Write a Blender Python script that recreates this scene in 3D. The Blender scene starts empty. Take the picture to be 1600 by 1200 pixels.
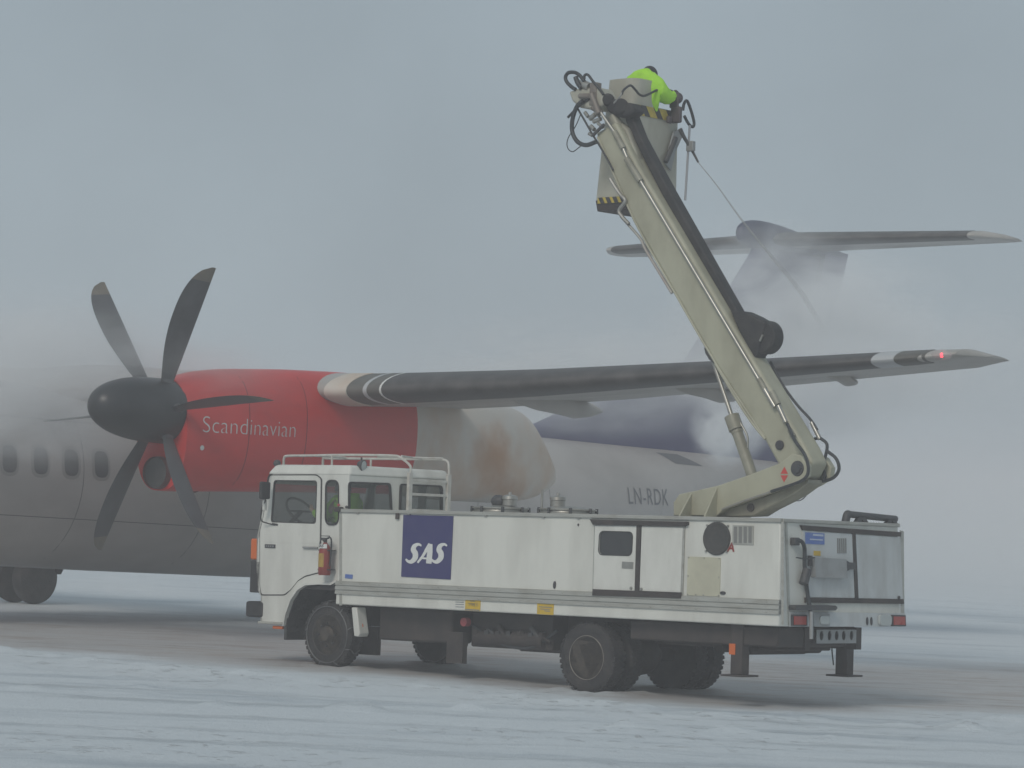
import bpy, bmesh, math, random
from mathutils import Vector, Matrix, noise
from mathutils.bvhtree import BVHTree
random.seed(7)
rad = math.radians
sc = bpy.context.scene
COL = sc.collection
# ------------------------------------------------------------------ camera
F_PX, PITCH, ROLL, CAM_H = 4799.3, rad(2.175), rad(2.654), 2.078
FW = Vector((0, math.cos(PITCH), math.sin(PITCH))); UP0 = Vector((0, -math.sin(PITCH), math.cos(PITCH))); RT0 = Vector((1, 0, 0))
RT = RT0*math.cos(ROLL) + UP0*math.sin(ROLL); UP = -RT0*math.sin(ROLL) + UP0*math.cos(ROLL)
EYE = Vector((0, 0, CAM_H))
cd = bpy.data.cameras.new('camera'); cam = bpy.data.objects.new('camera', cd); COL.objects.link(cam)
cd.sensor_width = 36; cd.lens = F_PX/1600*36; cd.clip_start = .1; cd.clip_end = 3000
cam.matrix_world = Matrix(((RT.x, UP.x, -FW.x, 0), (RT.y, UP.y, -FW.y, 0), (RT.z, UP.z, -FW.z, CAM_H), (0, 0, 0, 1)))
sc.camera = cam
# ------------------------------------------------------------------ sky, sun, exposure
SUN_EL, SUN_AZ = rad(38), rad(205)     # azimuth clockwise from +Y: behind the camera, a little to the left
w = bpy.data.worlds.new('World'); sc.world = w; w.use_nodes = True
wn, wl = w.node_tree.nodes, w.node_tree.links
wn.clear()
sky = wn.new('ShaderNodeTexSky'); sky.sky_type = 'NISHITA'; sky.sun_disc = False
sky.sun_elevation = SUN_EL; sky.sun_rotation = SUN_AZ; sky.air_density = 1; sky.dust_density = 3
hs = wn.new('ShaderNodeHueSaturation'); hs.inputs['Saturation'].default_value = .35
mx = wn.new('ShaderNodeMix'); mx.data_type = 'RGBA'; mx.inputs[0].default_value = .86
mx.inputs[7].default_value = (3.62, 4.47, 5.05, 1)        # even cloud deck
bg = wn.new('ShaderNodeBackground'); bg.inputs[1].default_value = .085
wo = wn.new('ShaderNodeOutputWorld')
wl.new(sky.outputs[0], hs.inputs['Color']); wl.new(hs.outputs[0], mx.inputs[6]); wtc = wn.new('ShaderNodeTexCoord'); wnz = wn.new('ShaderNodeTexNoise'); wnz.inputs['Scale'].default_value = 7; wnz.inputs['Detail'].default_value = 4
wmr = wn.new('ShaderNodeMapRange'); wmr.inputs[1].default_value = .3; wmr.inputs[2].default_value = .7; wmr.inputs[3].default_value = .90; wmr.inputs[4].default_value = 1.08
wvm = wn.new('ShaderNodeVectorMath'); wvm.operation = 'SCALE'
wl.new(wtc.outputs['Generated'], wnz.inputs[0]); wl.new(wnz.outputs[0], wmr.inputs[0]); wl.new(mx.outputs[2], wvm.inputs[0]); wl.new(wmr.outputs[0], wvm.inputs['Scale']); wl.new(wvm.outputs[0], bg.inputs[0]); wl.new(bg.outputs[0], wo.inputs[0])
sl = bpy.data.lights.new('sun', 'SUN'); sl.energy = 1.15; sl.angle = rad(18); sl.color = (1, .93, .84)
so = bpy.data.objects.new('sun', sl); COL.objects.link(so)
sd = Vector((math.sin(SUN_AZ)*math.cos(SUN_EL), math.cos(SUN_AZ)*math.cos(SUN_EL), math.sin(SUN_EL)))
so.rotation_euler = sd.to_track_quat('Z', 'Y').to_euler(); so.location = sd*60
sc.view_settings.view_transform = 'Standard'; sc.view_settings.look = 'None'
sc.view_settings.exposure = 0; sc.view_settings.gamma = 1
sc.render.engine = 'CYCLES'
sc.cycles.volume_bounces = 3; sc.cycles.volume_step_rate = 2.0; sc.cycles.volume_max_steps = 128; sc.cycles.max_bounces = 8

# ------------------------------------------------------------------ frames: two vehicles, each with a local frame
L, W, ZT, ZB = 6.458, 2.296, 1.86, .756
MT = Matrix.Translation((-1.96, 36.463, 0)) @ Matrix.Rotation(-rad(40.866), 4, 'Z') @ Matrix.Rotation(rad(-1.209), 4, 'Y')
MA = Matrix.Translation((-8.192, 43.92, 0)) @ Matrix.Rotation(rad(51.222), 4, 'Z') @ Matrix.Rotation(rad(1.09), 4, 'Y')
MTI, MAI = MT.inverted(), MA.inverted()
def pick(MI, x, y, ax, val):
    dx, dy = x-800, y-600
    u = dx*math.cos(ROLL)+dy*math.sin(ROLL); v = -dx*math.sin(ROLL)+dy*math.cos(ROLL)
    d = FW + RT0*(u/F_PX) - UP0*(v/F_PX)
    o = MI @ EYE; dl = MI.to_3x3() @ d
    return o + dl*((val-o[ax])/dl[ax])
def T(x, y, lat=0):                     # on a lengthwise plane of the truck
    return pick(MTI, x, y, 1, lat)
def TR(x, y, st=L):                     # on a crosswise plane of the truck
    return pick(MTI, x, y, 0, st)
def A(x, y, lat=0):                     # aircraft: lateral to port is local -Y
    return pick(MAI, x, y, 1, -lat)
def AZ(x, y, z):
    return pick(MAI, x, y, 2, z)
def G(x, y):                            # on the ground
    return pick(Matrix.Identity(4), x, y, 2, 0)
# ------------------------------------------------------------------ materials
def mat(name, c, rough=.5, metal=0, dirt=None, amt=.0, scale=3., stretch=(1, 1, 1), bump=0., bscale=60., var=.0, coat=0.):
    m = bpy.data.materials.new(name); m.use_nodes = True; n, l = m.node_tree.nodes, m.node_tree.links
    b = n['Principled BSDF']; b.inputs['Roughness'].default_value = rough; b.inputs['Metallic'].default_value = metal
    b.inputs['Coat Weight'].default_value = coat
    tc = n.new('ShaderNodeTexCoord'); mp = n.new('ShaderNodeMapping'); mp.inputs['Scale'].default_value = stretch
    l.new(tc.outputs['Object'], mp.inputs[0])
    nz = n.new('ShaderNodeTexNoise'); nz.inputs['Scale'].default_value = scale; nz.inputs['Detail'].default_value = 7; nz.inputs['Roughness'].default_value = .62
    l.new(mp.outputs[0], nz.inputs[0])
    rp = n.new('ShaderNodeValToRGB'); rp.color_ramp.elements[0].position = .42; rp.color_ramp.elements[1].position = .72
    l.new(nz.outputs[0], rp.inputs[0])
    ml = n.new('ShaderNodeMath'); ml.operation = 'MULTIPLY'; ml.inputs[1].default_value = amt; l.new(rp.outputs[0], ml.inputs[0])
    mi = n.new('ShaderNodeMix'); mi.data_type = 'RGBA'; mi.inputs[6].default_value = (*c, 1)
    mi.inputs[7].default_value = (*(dirt or tuple(x*.5 for x in c)), 1); l.new(ml.outputs[0], mi.inputs[0])
    l.new(mi.outputs[2], b.inputs['Base Color'])
    rr = n.new('ShaderNodeMapRange'); rr.inputs[3].default_value = max(0, rough-.12); rr.inputs[4].default_value = min(1, rough+.15); l.new(nz.outputs[0], rr.inputs[0]); l.new(rr.outputs[0], b.inputs['Roughness'])
    if bump:
        n2 = n.new('ShaderNodeTexNoise'); n2.inputs['Scale'].default_value = bscale; n2.inputs['Detail'].default_value = 4; l.new(tc.outputs['Object'], n2.inputs[0])
        bp = n.new('ShaderNodeBump'); bp.inputs['Strength'].default_value = bump; bp.inputs['Distance'].default_value = .02; l.new(n2.outputs[0], bp.inputs['Height']); l.new(bp.outputs[0], b.inputs['Normal'])
    return m
GRIME = (.19, .17, .14)
WHITE = mat('white_paint', (.665, .66, .605), .42, 0, GRIME, .27, 1.4, (1.6, 1.6, .45), .12, 3.)
CABW = mat('cab_white_paint', (.665, .66, .61), .38, 0, GRIME, .30, 1.5, (2, 2, .6), .08, 4.)
REARW = mat('rear_white_shaded', (.52, .54, .54), .5, 0, GRIME, .4, 1.8, (2, 2, .6), .1, 4.)  # truck white with the rear face's shade put into its base colour, plus grime
ALU = mat('aluminium_rail', (.42, .42, .385), .5, .25, (.24, .22, .18), .6, 4., (.7, 1, 3))
CREAM = mat('cream_boom_paint', (.41, .40, .30), .45, 0, (.17, .15, .10), .45, 1.6, (1.5, 1.5, .7), .1, 8.)
CREAM2 = mat('cream_basket_paint', (.43, .42, .35), .5, 0, (.2, .18, .13), .45, 2.2, (1.5, 1.5, .6), .1, 8.)
BEIGE = mat('beige_patch', (.52, .50, .38), .5, 0, GRIME, .3, 3)
BLACK = mat('black_rubber', (.022, .022, .024), .75, 0, (.07, .065, .06), .6, 6, bump=.3, bscale=40)
DARK = mat('dark_chassis', (.034, .028, .027), .7, 0, (.09, .072, .062), .6, 4, bump=.2)
TYRE = mat('tyre_rubber', (.022, .021, .022), .85, 0, (.075, .066, .062), .7, 5, bump=.4, bscale=30)
RIMM = mat('rim_steel', (.060, .050, .042), .6, .2, (.15, .12, .09), .6, 14)
CHROME = mat('chrome_rod', (.42, .41, .37), .38, .8, (.3, .28, .24), .3, 6)
STEEL = mat('dull_steel', (.4, .39, .36), .38, .7, (.15, .13, .1), .5, 8)
HOSE = mat('black_hose', (.03, .034, .038), .5)
BLUE = mat('navy_logo_blue', (.028, .027, .13), .45, 0, (.08, .08, .16), .35, 4)
LOGOW = mat('logo_white', (.70, .70, .68), .5, 0, GRIME, .15, 5)
RED = mat('signal_red', (.26, .025, .02), .45, 0, (.12, .05, .03), .6, 9)
DECALR = mat('decal_red', (.55, .05, .04), .5)
YEL = mat('hazard_yellow', (.55, .42, .06), .5, 0, (.2, .16, .06), .5, 8)
STICK = mat('yellow_sticker', (.60, .40, .03), .5, 0, (.3, .22, .1), .4, 9)
ORANGE = mat('orange_lens', (.62, .13, .02), .3)
REDL = mat('red_lens', (.35, .05, .04), .3)
INK = mat('black_ink', (.04, .04, .045), .6)
GREYI = mat('grey_ink', (.2, .21, .23), .6, 0, (.3, .3, .3), .5, 20)
BSIGN = mat('blue_sign', (.08, .15, .42), .5, 0, (.3, .35, .45), .5, 12)
ACSKIN = mat('aircraft_skin', (.43, .405, .385), .38, 0, (.15, .14, .13), .4, .7, (.6, 1, 1), .05, 2.)
ACLITE = mat('aircraft_light_paint', (.46, .47, .48), .4, 0, (.3, .3, .3), .4, .8)
ACRED = mat('aircraft_red_paint', (.62, .030, .026), .40, 0, (.30, .04, .035), .5, 1.1, (.6, 1, 1.4), .05, 2.)
ACNAC = mat('nacelle_beige_paint', (.60, .56, .50), .45, 0, (.50, .25, .09), .8, .62, (1, 1, .7), .05, 2.)
ACBLUE = mat('tail_blue_paint', (.045, .043, .125), .4, 0, (.09, .09, .2), .4, 1)
BOOT = mat('deicing_boot_rubber', (.055, .052, .052), .5, 0, (.17, .16, .155), .5, 3)
BLADE = mat('propeller_composite', (.07, .07, .075), .42, 0, (.14, .14, .145), .5, 3)
BLADEL = mat('blade_leading_edge_metal', (.22, .22, .23), .35, .4, (.1, .1, .1), .5, 4)
TIPP = mat('blade_tip_paint', (.16, .145, .12), .5, 0, (.3, .22, .16), .4, 6)
SPIN = mat('spinner_black', (.024, .025, .028), .35, 0, (.05, .05, .055), .4, 3)
WING = mat('wing_grey_paint', (.42, .40, .375), .45, 0, (.2, .19, .17), .5, .9, (1, .5, 1))
ACWIN = mat('cabin_window_pane', (.075, .075, .08), .3)
HIVIS = mat('hi_vis_yellow', (.40, .78, .04), .7, 0, (.28, .6, .03), .5, 9, bump=.5, bscale=18)
SKINM = mat('skin', (.5, .32, .24), .55)
CAPM = mat('dark_knit_cap', (.03, .032, .04), .9, bump=.5, bscale=120)
TROU = mat('dark_trousers', (.03, .035, .06), .8)
SEAT = mat('seat_fabric', (.035, .035, .04), .9)
GLOVE = mat('work_glove', (.08, .07, .06), .8)
HAIRM = mat('brown_hair', (.06, .04, .025), .8)
def glassmat():
    m = bpy.data.materials.new('window_glass'); m.use_nodes = True; n, l = m.node_tree.nodes, m.node_tree.links; n.clear()
    o = n.new('ShaderNodeOutputMaterial'); t = n.new('ShaderNodeBsdfTransparent'); t.inputs[0].default_value = (.80, .82, .81, 1)
    g = n.new('ShaderNodeBsdfGlossy'); g.inputs['Roughness'].default_value = .06
    f = n.new('ShaderNodeFresnel'); f.inputs[0].default_value = 1.22; d = n.new('ShaderNodeBsdfDiffuse'); d.inputs[0].default_value = (.45, .46, .45, 1)
    a = n.new('ShaderNodeMixShader'); b = n.new('ShaderNodeMixShader'); b.inputs[0].default_value = .06
    l.new(f.outputs[0], a.inputs[0]); l.new(t.outputs[0], a.inputs[1]); l.new(g.outputs[0], a.inputs[2]); l.new(a.outputs[0], b.inputs[1]); l.new(d.outputs[0], b.inputs[2]); l.new(b.outputs[0], o.inputs[0])
    return m
GLASS = glassmat()
def stain(m, pt, r, c, amt):           # a rusty fluid stain of its own round shape, with noisy edge, on material m
    n, l = m.node_tree.nodes, m.node_tree.links; b = n['Principled BSDF']; src = b.inputs['Base Color'].links[0].from_socket
    tc = n.new('ShaderNodeTexCoord'); mp = n.new('ShaderNodeMapping'); mp.vector_type = 'TEXTURE'; mp.inputs['Location'].default_value = pt; mp.inputs['Scale'].default_value = r
    l.new(tc.outputs['Object'], mp.inputs[0]); le = n.new('ShaderNodeVectorMath'); le.operation = 'LENGTH'; l.new(mp.outputs[0], le.inputs[0])
    nz = n.new('ShaderNodeTexNoise'); nz.inputs['Scale'].default_value = 2.2; nz.inputs['Detail'].default_value = 6; l.new(tc.outputs['Object'], nz.inputs[0])
    ad = n.new('ShaderNodeMath'); ad.operation = 'MULTIPLY_ADD'; ad.inputs[1].default_value = 1.2; l.new(nz.outputs[0], ad.inputs[0]); l.new(le.outputs['Value'], ad.inputs[2])
    mr = n.new('ShaderNodeMapRange'); mr.interpolation_type = 'SMOOTHSTEP'; mr.inputs[1].default_value = 1.6; mr.inputs[2].default_value = .65; mr.inputs[4].default_value = amt; l.new(ad.outputs[0], mr.inputs[0])
    mi = n.new('ShaderNodeMix'); mi.data_type = 'RGBA'; l.new(mr.outputs[0], mi.inputs[0]); l.new(src, mi.inputs[6]); mi.inputs[7].default_value = (*c, 1); l.new(mi.outputs[2], b.inputs['Base Color'])
def clearmat(name, col, fac):
    m = bpy.data.materials.new(name); m.use_nodes = True; n, l = m.node_tree.nodes, m.node_tree.links
    b = n['Principled BSDF']; b.inputs['Base Color'].default_value = (*col, 1); b.inputs['Alpha'].default_value = fac; b.inputs['Roughness'].default_value = .25
    return m
def emis(name, col, s):
    m = bpy.data.materials.new(name); m.use_nodes = True; n, l = m.node_tree.nodes, m.node_tree.links
    b = n['Principled BSDF']; b.inputs['Base Color'].default_value = (*col, 1); b.inputs['Emission Color'].default_value = (*col, 1); b.inputs['Emission Strength'].default_value = s
    return m
NAVRED = emis('navigation_light_red', (1, .03, .05), 5)
# ------------------------------------------------------------------ mesh tools
def smooth_path(pts, k=6):
    pts = [Vector(p) for p in pts]
    if len(pts) < 3: return pts
    out = []; P = [pts[0]*2-pts[1]] + pts + [pts[-1]*2-pts[-2]]
    for i in range(1, len(P)-2):
        a, b, c, d = P[i-1:i+3]
        for j in range(k):
            t = j/k
            out.append(.5*((2*b)+(c-a)*t+(2*a-5*b+4*c-d)*t*t+(3*b-a-3*c+d)*t**3))
    return out+[pts[-1]]
class MB:
    def __init__(s): s.v = []; s.f = []
    def add(s, v, f):
        o = len(s.v); s.v += [Vector(x) for x in v]; s.f += [tuple(i+o for i in q) for q in f]; return s
    def box(s, a, b, R=None):
        a, b = Vector(a), Vector(b)
        v = [Vector((x, y, z)) for x in (a.x, b.x) for y in (a.y, b.y) for z in (a.z, b.z)]
        if R is not None:
            c = (a+b)/2; v = [c+R@(q-c) for q in v]
        return s.add(v, [(0, 1, 3, 2), (4, 6, 7, 5), (0, 4, 5, 1), (2, 3, 7, 6), (0, 2, 6, 4), (1, 5, 7, 3)])
    def hexa(s, lo, hi):       # 4 lower, 4 upper corners
        return s.add(list(lo)+list(hi), [(3, 2, 1, 0), (4, 5, 6, 7), (0, 1, 5, 4), (1, 2, 6, 5), (2, 3, 7, 6), (3, 0, 4, 7)])
    def loft(s, rings, caps=True, closed=True):
        n = len(rings[0]); v = [p for r in rings for p in r]; f = []
        for i in range(len(rings)-1):
            for j in range(n if closed else n-1):
                k = (j+1) % n; f.append((i*n+j, i*n+k, (i+1)*n+k, (i+1)*n+j))
        if caps: f.append(tuple(range(n-1, -1, -1))); f.append(tuple((len(rings)-1)*n+j for j in range(n)))
        return s.add(v, f)
    def tube(s, pts, r, n=10, k=6, caps=True, smooth=True):
        P = smooth_path(pts, k) if smooth else [Vector(p) for p in pts]
        rr = r if callable(r) else (lambda t: r)
        t0 = (P[1]-P[0]).normalized(); up = Vector((0, 0, 1)) if abs(t0.z) < .9 else Vector((1, 0, 0))
        nrm = t0.cross(up).normalized(); rings = []
        for i, p in enumerate(P):
            t = (P[min(i+1, len(P)-1)]-P[max(i-1, 0)]).normalized()
            nrm = (nrm-t*nrm.dot(t)).normalized(); b = t.cross(nrm)
            R = rr(i/(len(P)-1))
            rings.append([p+(nrm*math.cos(2*math.pi*j/n)+b*math.sin(2*math.pi*j/n))*R for j in range(n)])
        return s.loft(rings, caps)
    def cyl(s, a, b, r0, r1=None, n=24):
        r1 = r0 if r1 is None else r1
        return s.tube([a, b], (lambda t: r0+(r1-r0)*t), n, smooth=False)
    def lathe(s, o, axis, prof, n=32):     # prof: (along, radius)
        o = Vector(o); ax = Vector(axis).normalized(); u = ax.orthogonal().normalized(); w_ = ax.cross(u)
        return s.loft([[o+ax*a+(u*math.cos(2*math.pi*j/n)+w_*math.sin(2*math.pi*j/n))*r for j in range(n)] for a, r in prof])
    def ball(s, c, r, n=12, sc_=(1, 1, 1)):
        c = Vector(c); rings = []
        for i in range(1, n):
            a = math.pi*i/n; rings.append([c+Vector((math.sin(a)*math.cos(2*math.pi*j/(2*n))*sc_[0], math.sin(a)*math.sin(2*math.pi*j/(2*n))*sc_[1], -math.cos(a)*sc_[2]))*r for j in range(2*n)])
        return s.loft(rings)
    def prism(s, poly, d):                 # planar polygon of 3-D points, extruded by vector d
        poly = [Vector(p) for p in poly]; d = Vector(d); n = len(poly)
        return s.add(poly+[p+d for p in poly], [tuple(range(n)), tuple(range(2*n-1, n-1, -1))]+[(i, i+n, (i+1) % n+n, (i+1) % n) for i in range(n)])
    def build(s, name, m, parent=None, bevel=0, smooth=True, seg=2, subs=0):
        me = bpy.data.meshes.new(name); me.from_pydata(s.v, [], s.f); me.update()
        b = bmesh.new(); b.from_mesh(me); bmesh.ops.recalc_face_normals(b, faces=b.faces); b.to_mesh(me); b.free()
        o = bpy.data.objects.new(name, me); COL.objects.link(o); o.parent = parent; me.materials.append(m)
        if bevel:
            q = o.modifiers.new('bevel', 'BEVEL'); q.width = bevel; q.segments = seg; q.limit_method = 'ANGLE'; q.angle_limit = rad(30)
        if smooth:
            for p in me.polygons: p.use_smooth = True
            me.set_sharp_from_angle(angle=rad(38))
        if subs:
            q = o.modifiers.new('sub', 'SUBSURF'); q.levels = q.render_levels = subs
        return o
def curve_mesh(loops, t):                  # filled 2-D outline with holes, thickness t
    cu = bpy.data.curves.new('c', 'CURVE'); cu.dimensions = '2D'; cu.fill_mode = 'BOTH'; cu.extrude = t/2
    for lp in loops:
        sp = cu.splines.new('POLY'); sp.points.add(len(lp)-1); sp.use_cyclic_u = True
        for i, p in enumerate(lp): sp.points[i].co = (p[0], p[1], 0, 1)
    return _c2m(cu)
def _c2m(cu):
    o = bpy.data.objects.new('c', cu); COL.objects.link(o)
    dg = bpy.context.evaluated_depsgraph_get(); me = bpy.data.meshes.new_from_object(o.evaluated_get(dg))
    v = [x.co.copy() for x in me.vertices]; f = [tuple(p.vertices) for p in me.polygons]
    bpy.data.objects.remove(o); bpy.data.meshes.remove(me); bpy.data.curves.remove(cu)
    return v, f
def text_mesh(txt, size, t=.002, off=0., shear=0., sx=1., spacing=1.):
    cu = bpy.data.curves.new('t', 'FONT'); cu.body = txt; cu.size = size; cu.extrude = t/2; cu.offset = off; cu.shear = shear; cu.space_character = spacing
    v, f = _c2m(cu); return [Vector((p.x*sx, p.y, p.z)) for p in v], f
def rrect(x0, y0, x1, y1, r, n=5):
    out = []
    for cx, cy, a in ((x1-r, y1-r, 0), (x0+r, y1-r, 90), (x0+r, y0+r, 180), (x1-r, y0+r, 270)):
        for i in range(n+1):
            t = rad(a+90*i/n); out.append((cx+r*math.cos(t), cy+r*math.sin(t)))
    return out
def roundpoly(P, r, n=4):
    out = []; P = [Vector((p[0], p[1])) for p in P]
    for i, p in enumerate(P):
        a, b = P[i-1], P[(i+1) % len(P)]; k = min(r, (a-p).length*.45, (b-p).length*.45)
        s0, s1 = p+(a-p).normalized()*k, p+(b-p).normalized()*k
        for j in range(n+1):
            t = j/n; out.append(tuple(s0*(1-t)**2+p*2*t*(1-t)+s1*t*t))
    return out
def ell(cx, cy, rx, ry, n=24): return [(cx+rx*math.cos(2*math.pi*i/n), cy+ry*math.sin(2*math.pi*i/n)) for i in range(n)]
SIDE = lambda y: Matrix(((1, 0, 0, 0), (0, 0, -1, y), (0, 1, 0, 0), (0, 0, 0, 1)))      # (u,v)->(X,Z) facing -Y
BACK = lambda x: Matrix(((0, 0, 1, x), (1, 0, 0, 0), (0, 1, 0, 0), (0, 0, 0, 1)))       # (u,v)->(Y,Z) facing +X
def plate(mb, loops, t, M):
    v, f = curve_mesh(loops, t); return mb.add([M@p for p in v], f)
def textm(mb, txt, size, M, **k):
    v, f = text_mesh(txt, size, **k); return mb.add([M@p for p in v], f)
def thing(name, label, cat, M=None, group=None):
    o = bpy.data.objects.new(name, None); COL.objects.link(o); o['label'] = label; o['category'] = cat
    if M is not None: o.matrix_world = M
    if group: o['group'] = group
    return o
def tag(o, label, cat, group=None):
    o['label'] = label; o['category'] = cat
    if group: o['group'] = group
    return o
def drape(name, v, f, ob, proj, off, m, parent, maxlen=.08):    # lay a flat outline on a curved skin; proj(v)->(origin, dir)
    b = bmesh.new(); bv = [b.verts.new(p) for p in v]
    for q in f:
        try: b.faces.new([bv[i] for i in q])
        except ValueError: pass
    bmesh.ops.triangulate(b, faces=b.faces)
    for _ in range(4):
        e = [x for x in b.edges if x.calc_length() > maxlen]
        if not e: break
        bmesh.ops.subdivide_edges(b, edges=e, cuts=1); bmesh.ops.triangulate(b, faces=b.faces)
    bvh = BVHTree.FromPolygons([p.co for p in ob.data.vertices], [tuple(p.vertices) for p in ob.data.polygons])
    for x in b.verts:
        o, d = proj(x.co); h, nr, _, _ = bvh.ray_cast(o, d)
        if h is None: h = bvh.find_nearest(o)[0]; nr = -d
        if nr.dot(d) > 0: nr = -nr
        x.co = h+nr*(off+x.co.z*0)
    me = bpy.data.meshes.new(name); b.to_mesh(me); b.free(); me.materials.append(m)
    o = bpy.data.objects.new(name, me); COL.objects.link(o); o.parent = parent
    for p in me.polygons: p.use_smooth = True
    return o
def flat(loops):                           # filled outline, single sheet
    v, f = curve_mesh(loops, 0); return v, f

# ================================================================== GROUND
def ground():
    xs = [-900, -400, -200, -100, -60, -35, -22]; xs += [-14+.11*i for i in range(int(28/.11)+1)]; xs += [22, 35, 60, 100, 200, 400, 900]
    ys = [-60, -20, 0, 10, 16, 20]; y = 22.
    while y < 62: ys.append(y); y += .12 if y < 44 else .3
    ys += [66, 72, 80, 95, 120, 160, 240, 400, 700, 1200]
    ct, sn = math.cos(rad(40.866)), math.sin(rad(40.866))
    V = []
    for yy in ys:
        for xx in xs:
            z = 0
            if abs(xx) < 15 and 21 < yy < 64:
                lat = (xx+1.96)*sn + (yy-36.463)*ct; st = (xx+1.96)*ct-(yy-36.463)*sn
                bd = 33.9-.6*min(xx, 2.7)+.55*max(xx-2.7, 0)
                m = max(0, min(1, (bd-yy)/1.2))                    # loose snow on the near side of the swept lane
                q = Vector((xx*.45, yy*.9, 0)); n1 = noise.fractal(q, .9, 2.1, 4)
                n2 = noise.fractal(Vector((xx*3.2, yy*3.2, 5)), .8, 2.2, 3)
                z = m*(.016*n1+.010*n2) + (1-m)*.005*n2
                rg = math.exp(-((yy-bd+1.1+.35*math.sin(xx*1.3))/.55)**2)  # low windrow
                z += rg*(.02+.07*max(0, noise.noise(Vector((xx*2.6, yy*2.2, 9)))))
                lm = noise.noise(Vector((xx*1.6, yy*1.6, 22)))
                if lm > .42 and m > .5 and yy > 29: z += (lm-.42)*.25
                if 0 < lat < 7 and -1.5 < st < 8: z = min(z, .006)
                for ws, wl_ in ((-.2, .2), (-.2, 2.1), (3.8, .34), (3.8, 1.83)):
                    hwid = .13 if ws < 0 else .30
                    if abs(st-ws) < .7 and abs(lat-wl_) < hwid+.4:
                        e_ = abs(lat-wl_)-hwid; z += (.030+.03*max(0, n2))*math.exp(-((e_-.10)/.10)**2)*math.exp(-((st-ws)/.38)**4)
                        z += .035*math.exp(-((abs(st-ws)-.34)/.10)**2)*(1 if e_ < .05 else 0)
            V.append((xx, yy, z))
    nx = len(xs); f = [(j*nx+i, j*nx+i+1, (j+1)*nx+i+1, (j+1)*nx+i) for j in range(len(ys)-1) for i in range(nx-1)]
    g = MB().add(V, f).build('snow_ground', None or ground_mat(), smooth=False)
    for p in g.data.polygons: p.use_smooth = True
    g['kind'] = 'structure'
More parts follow.
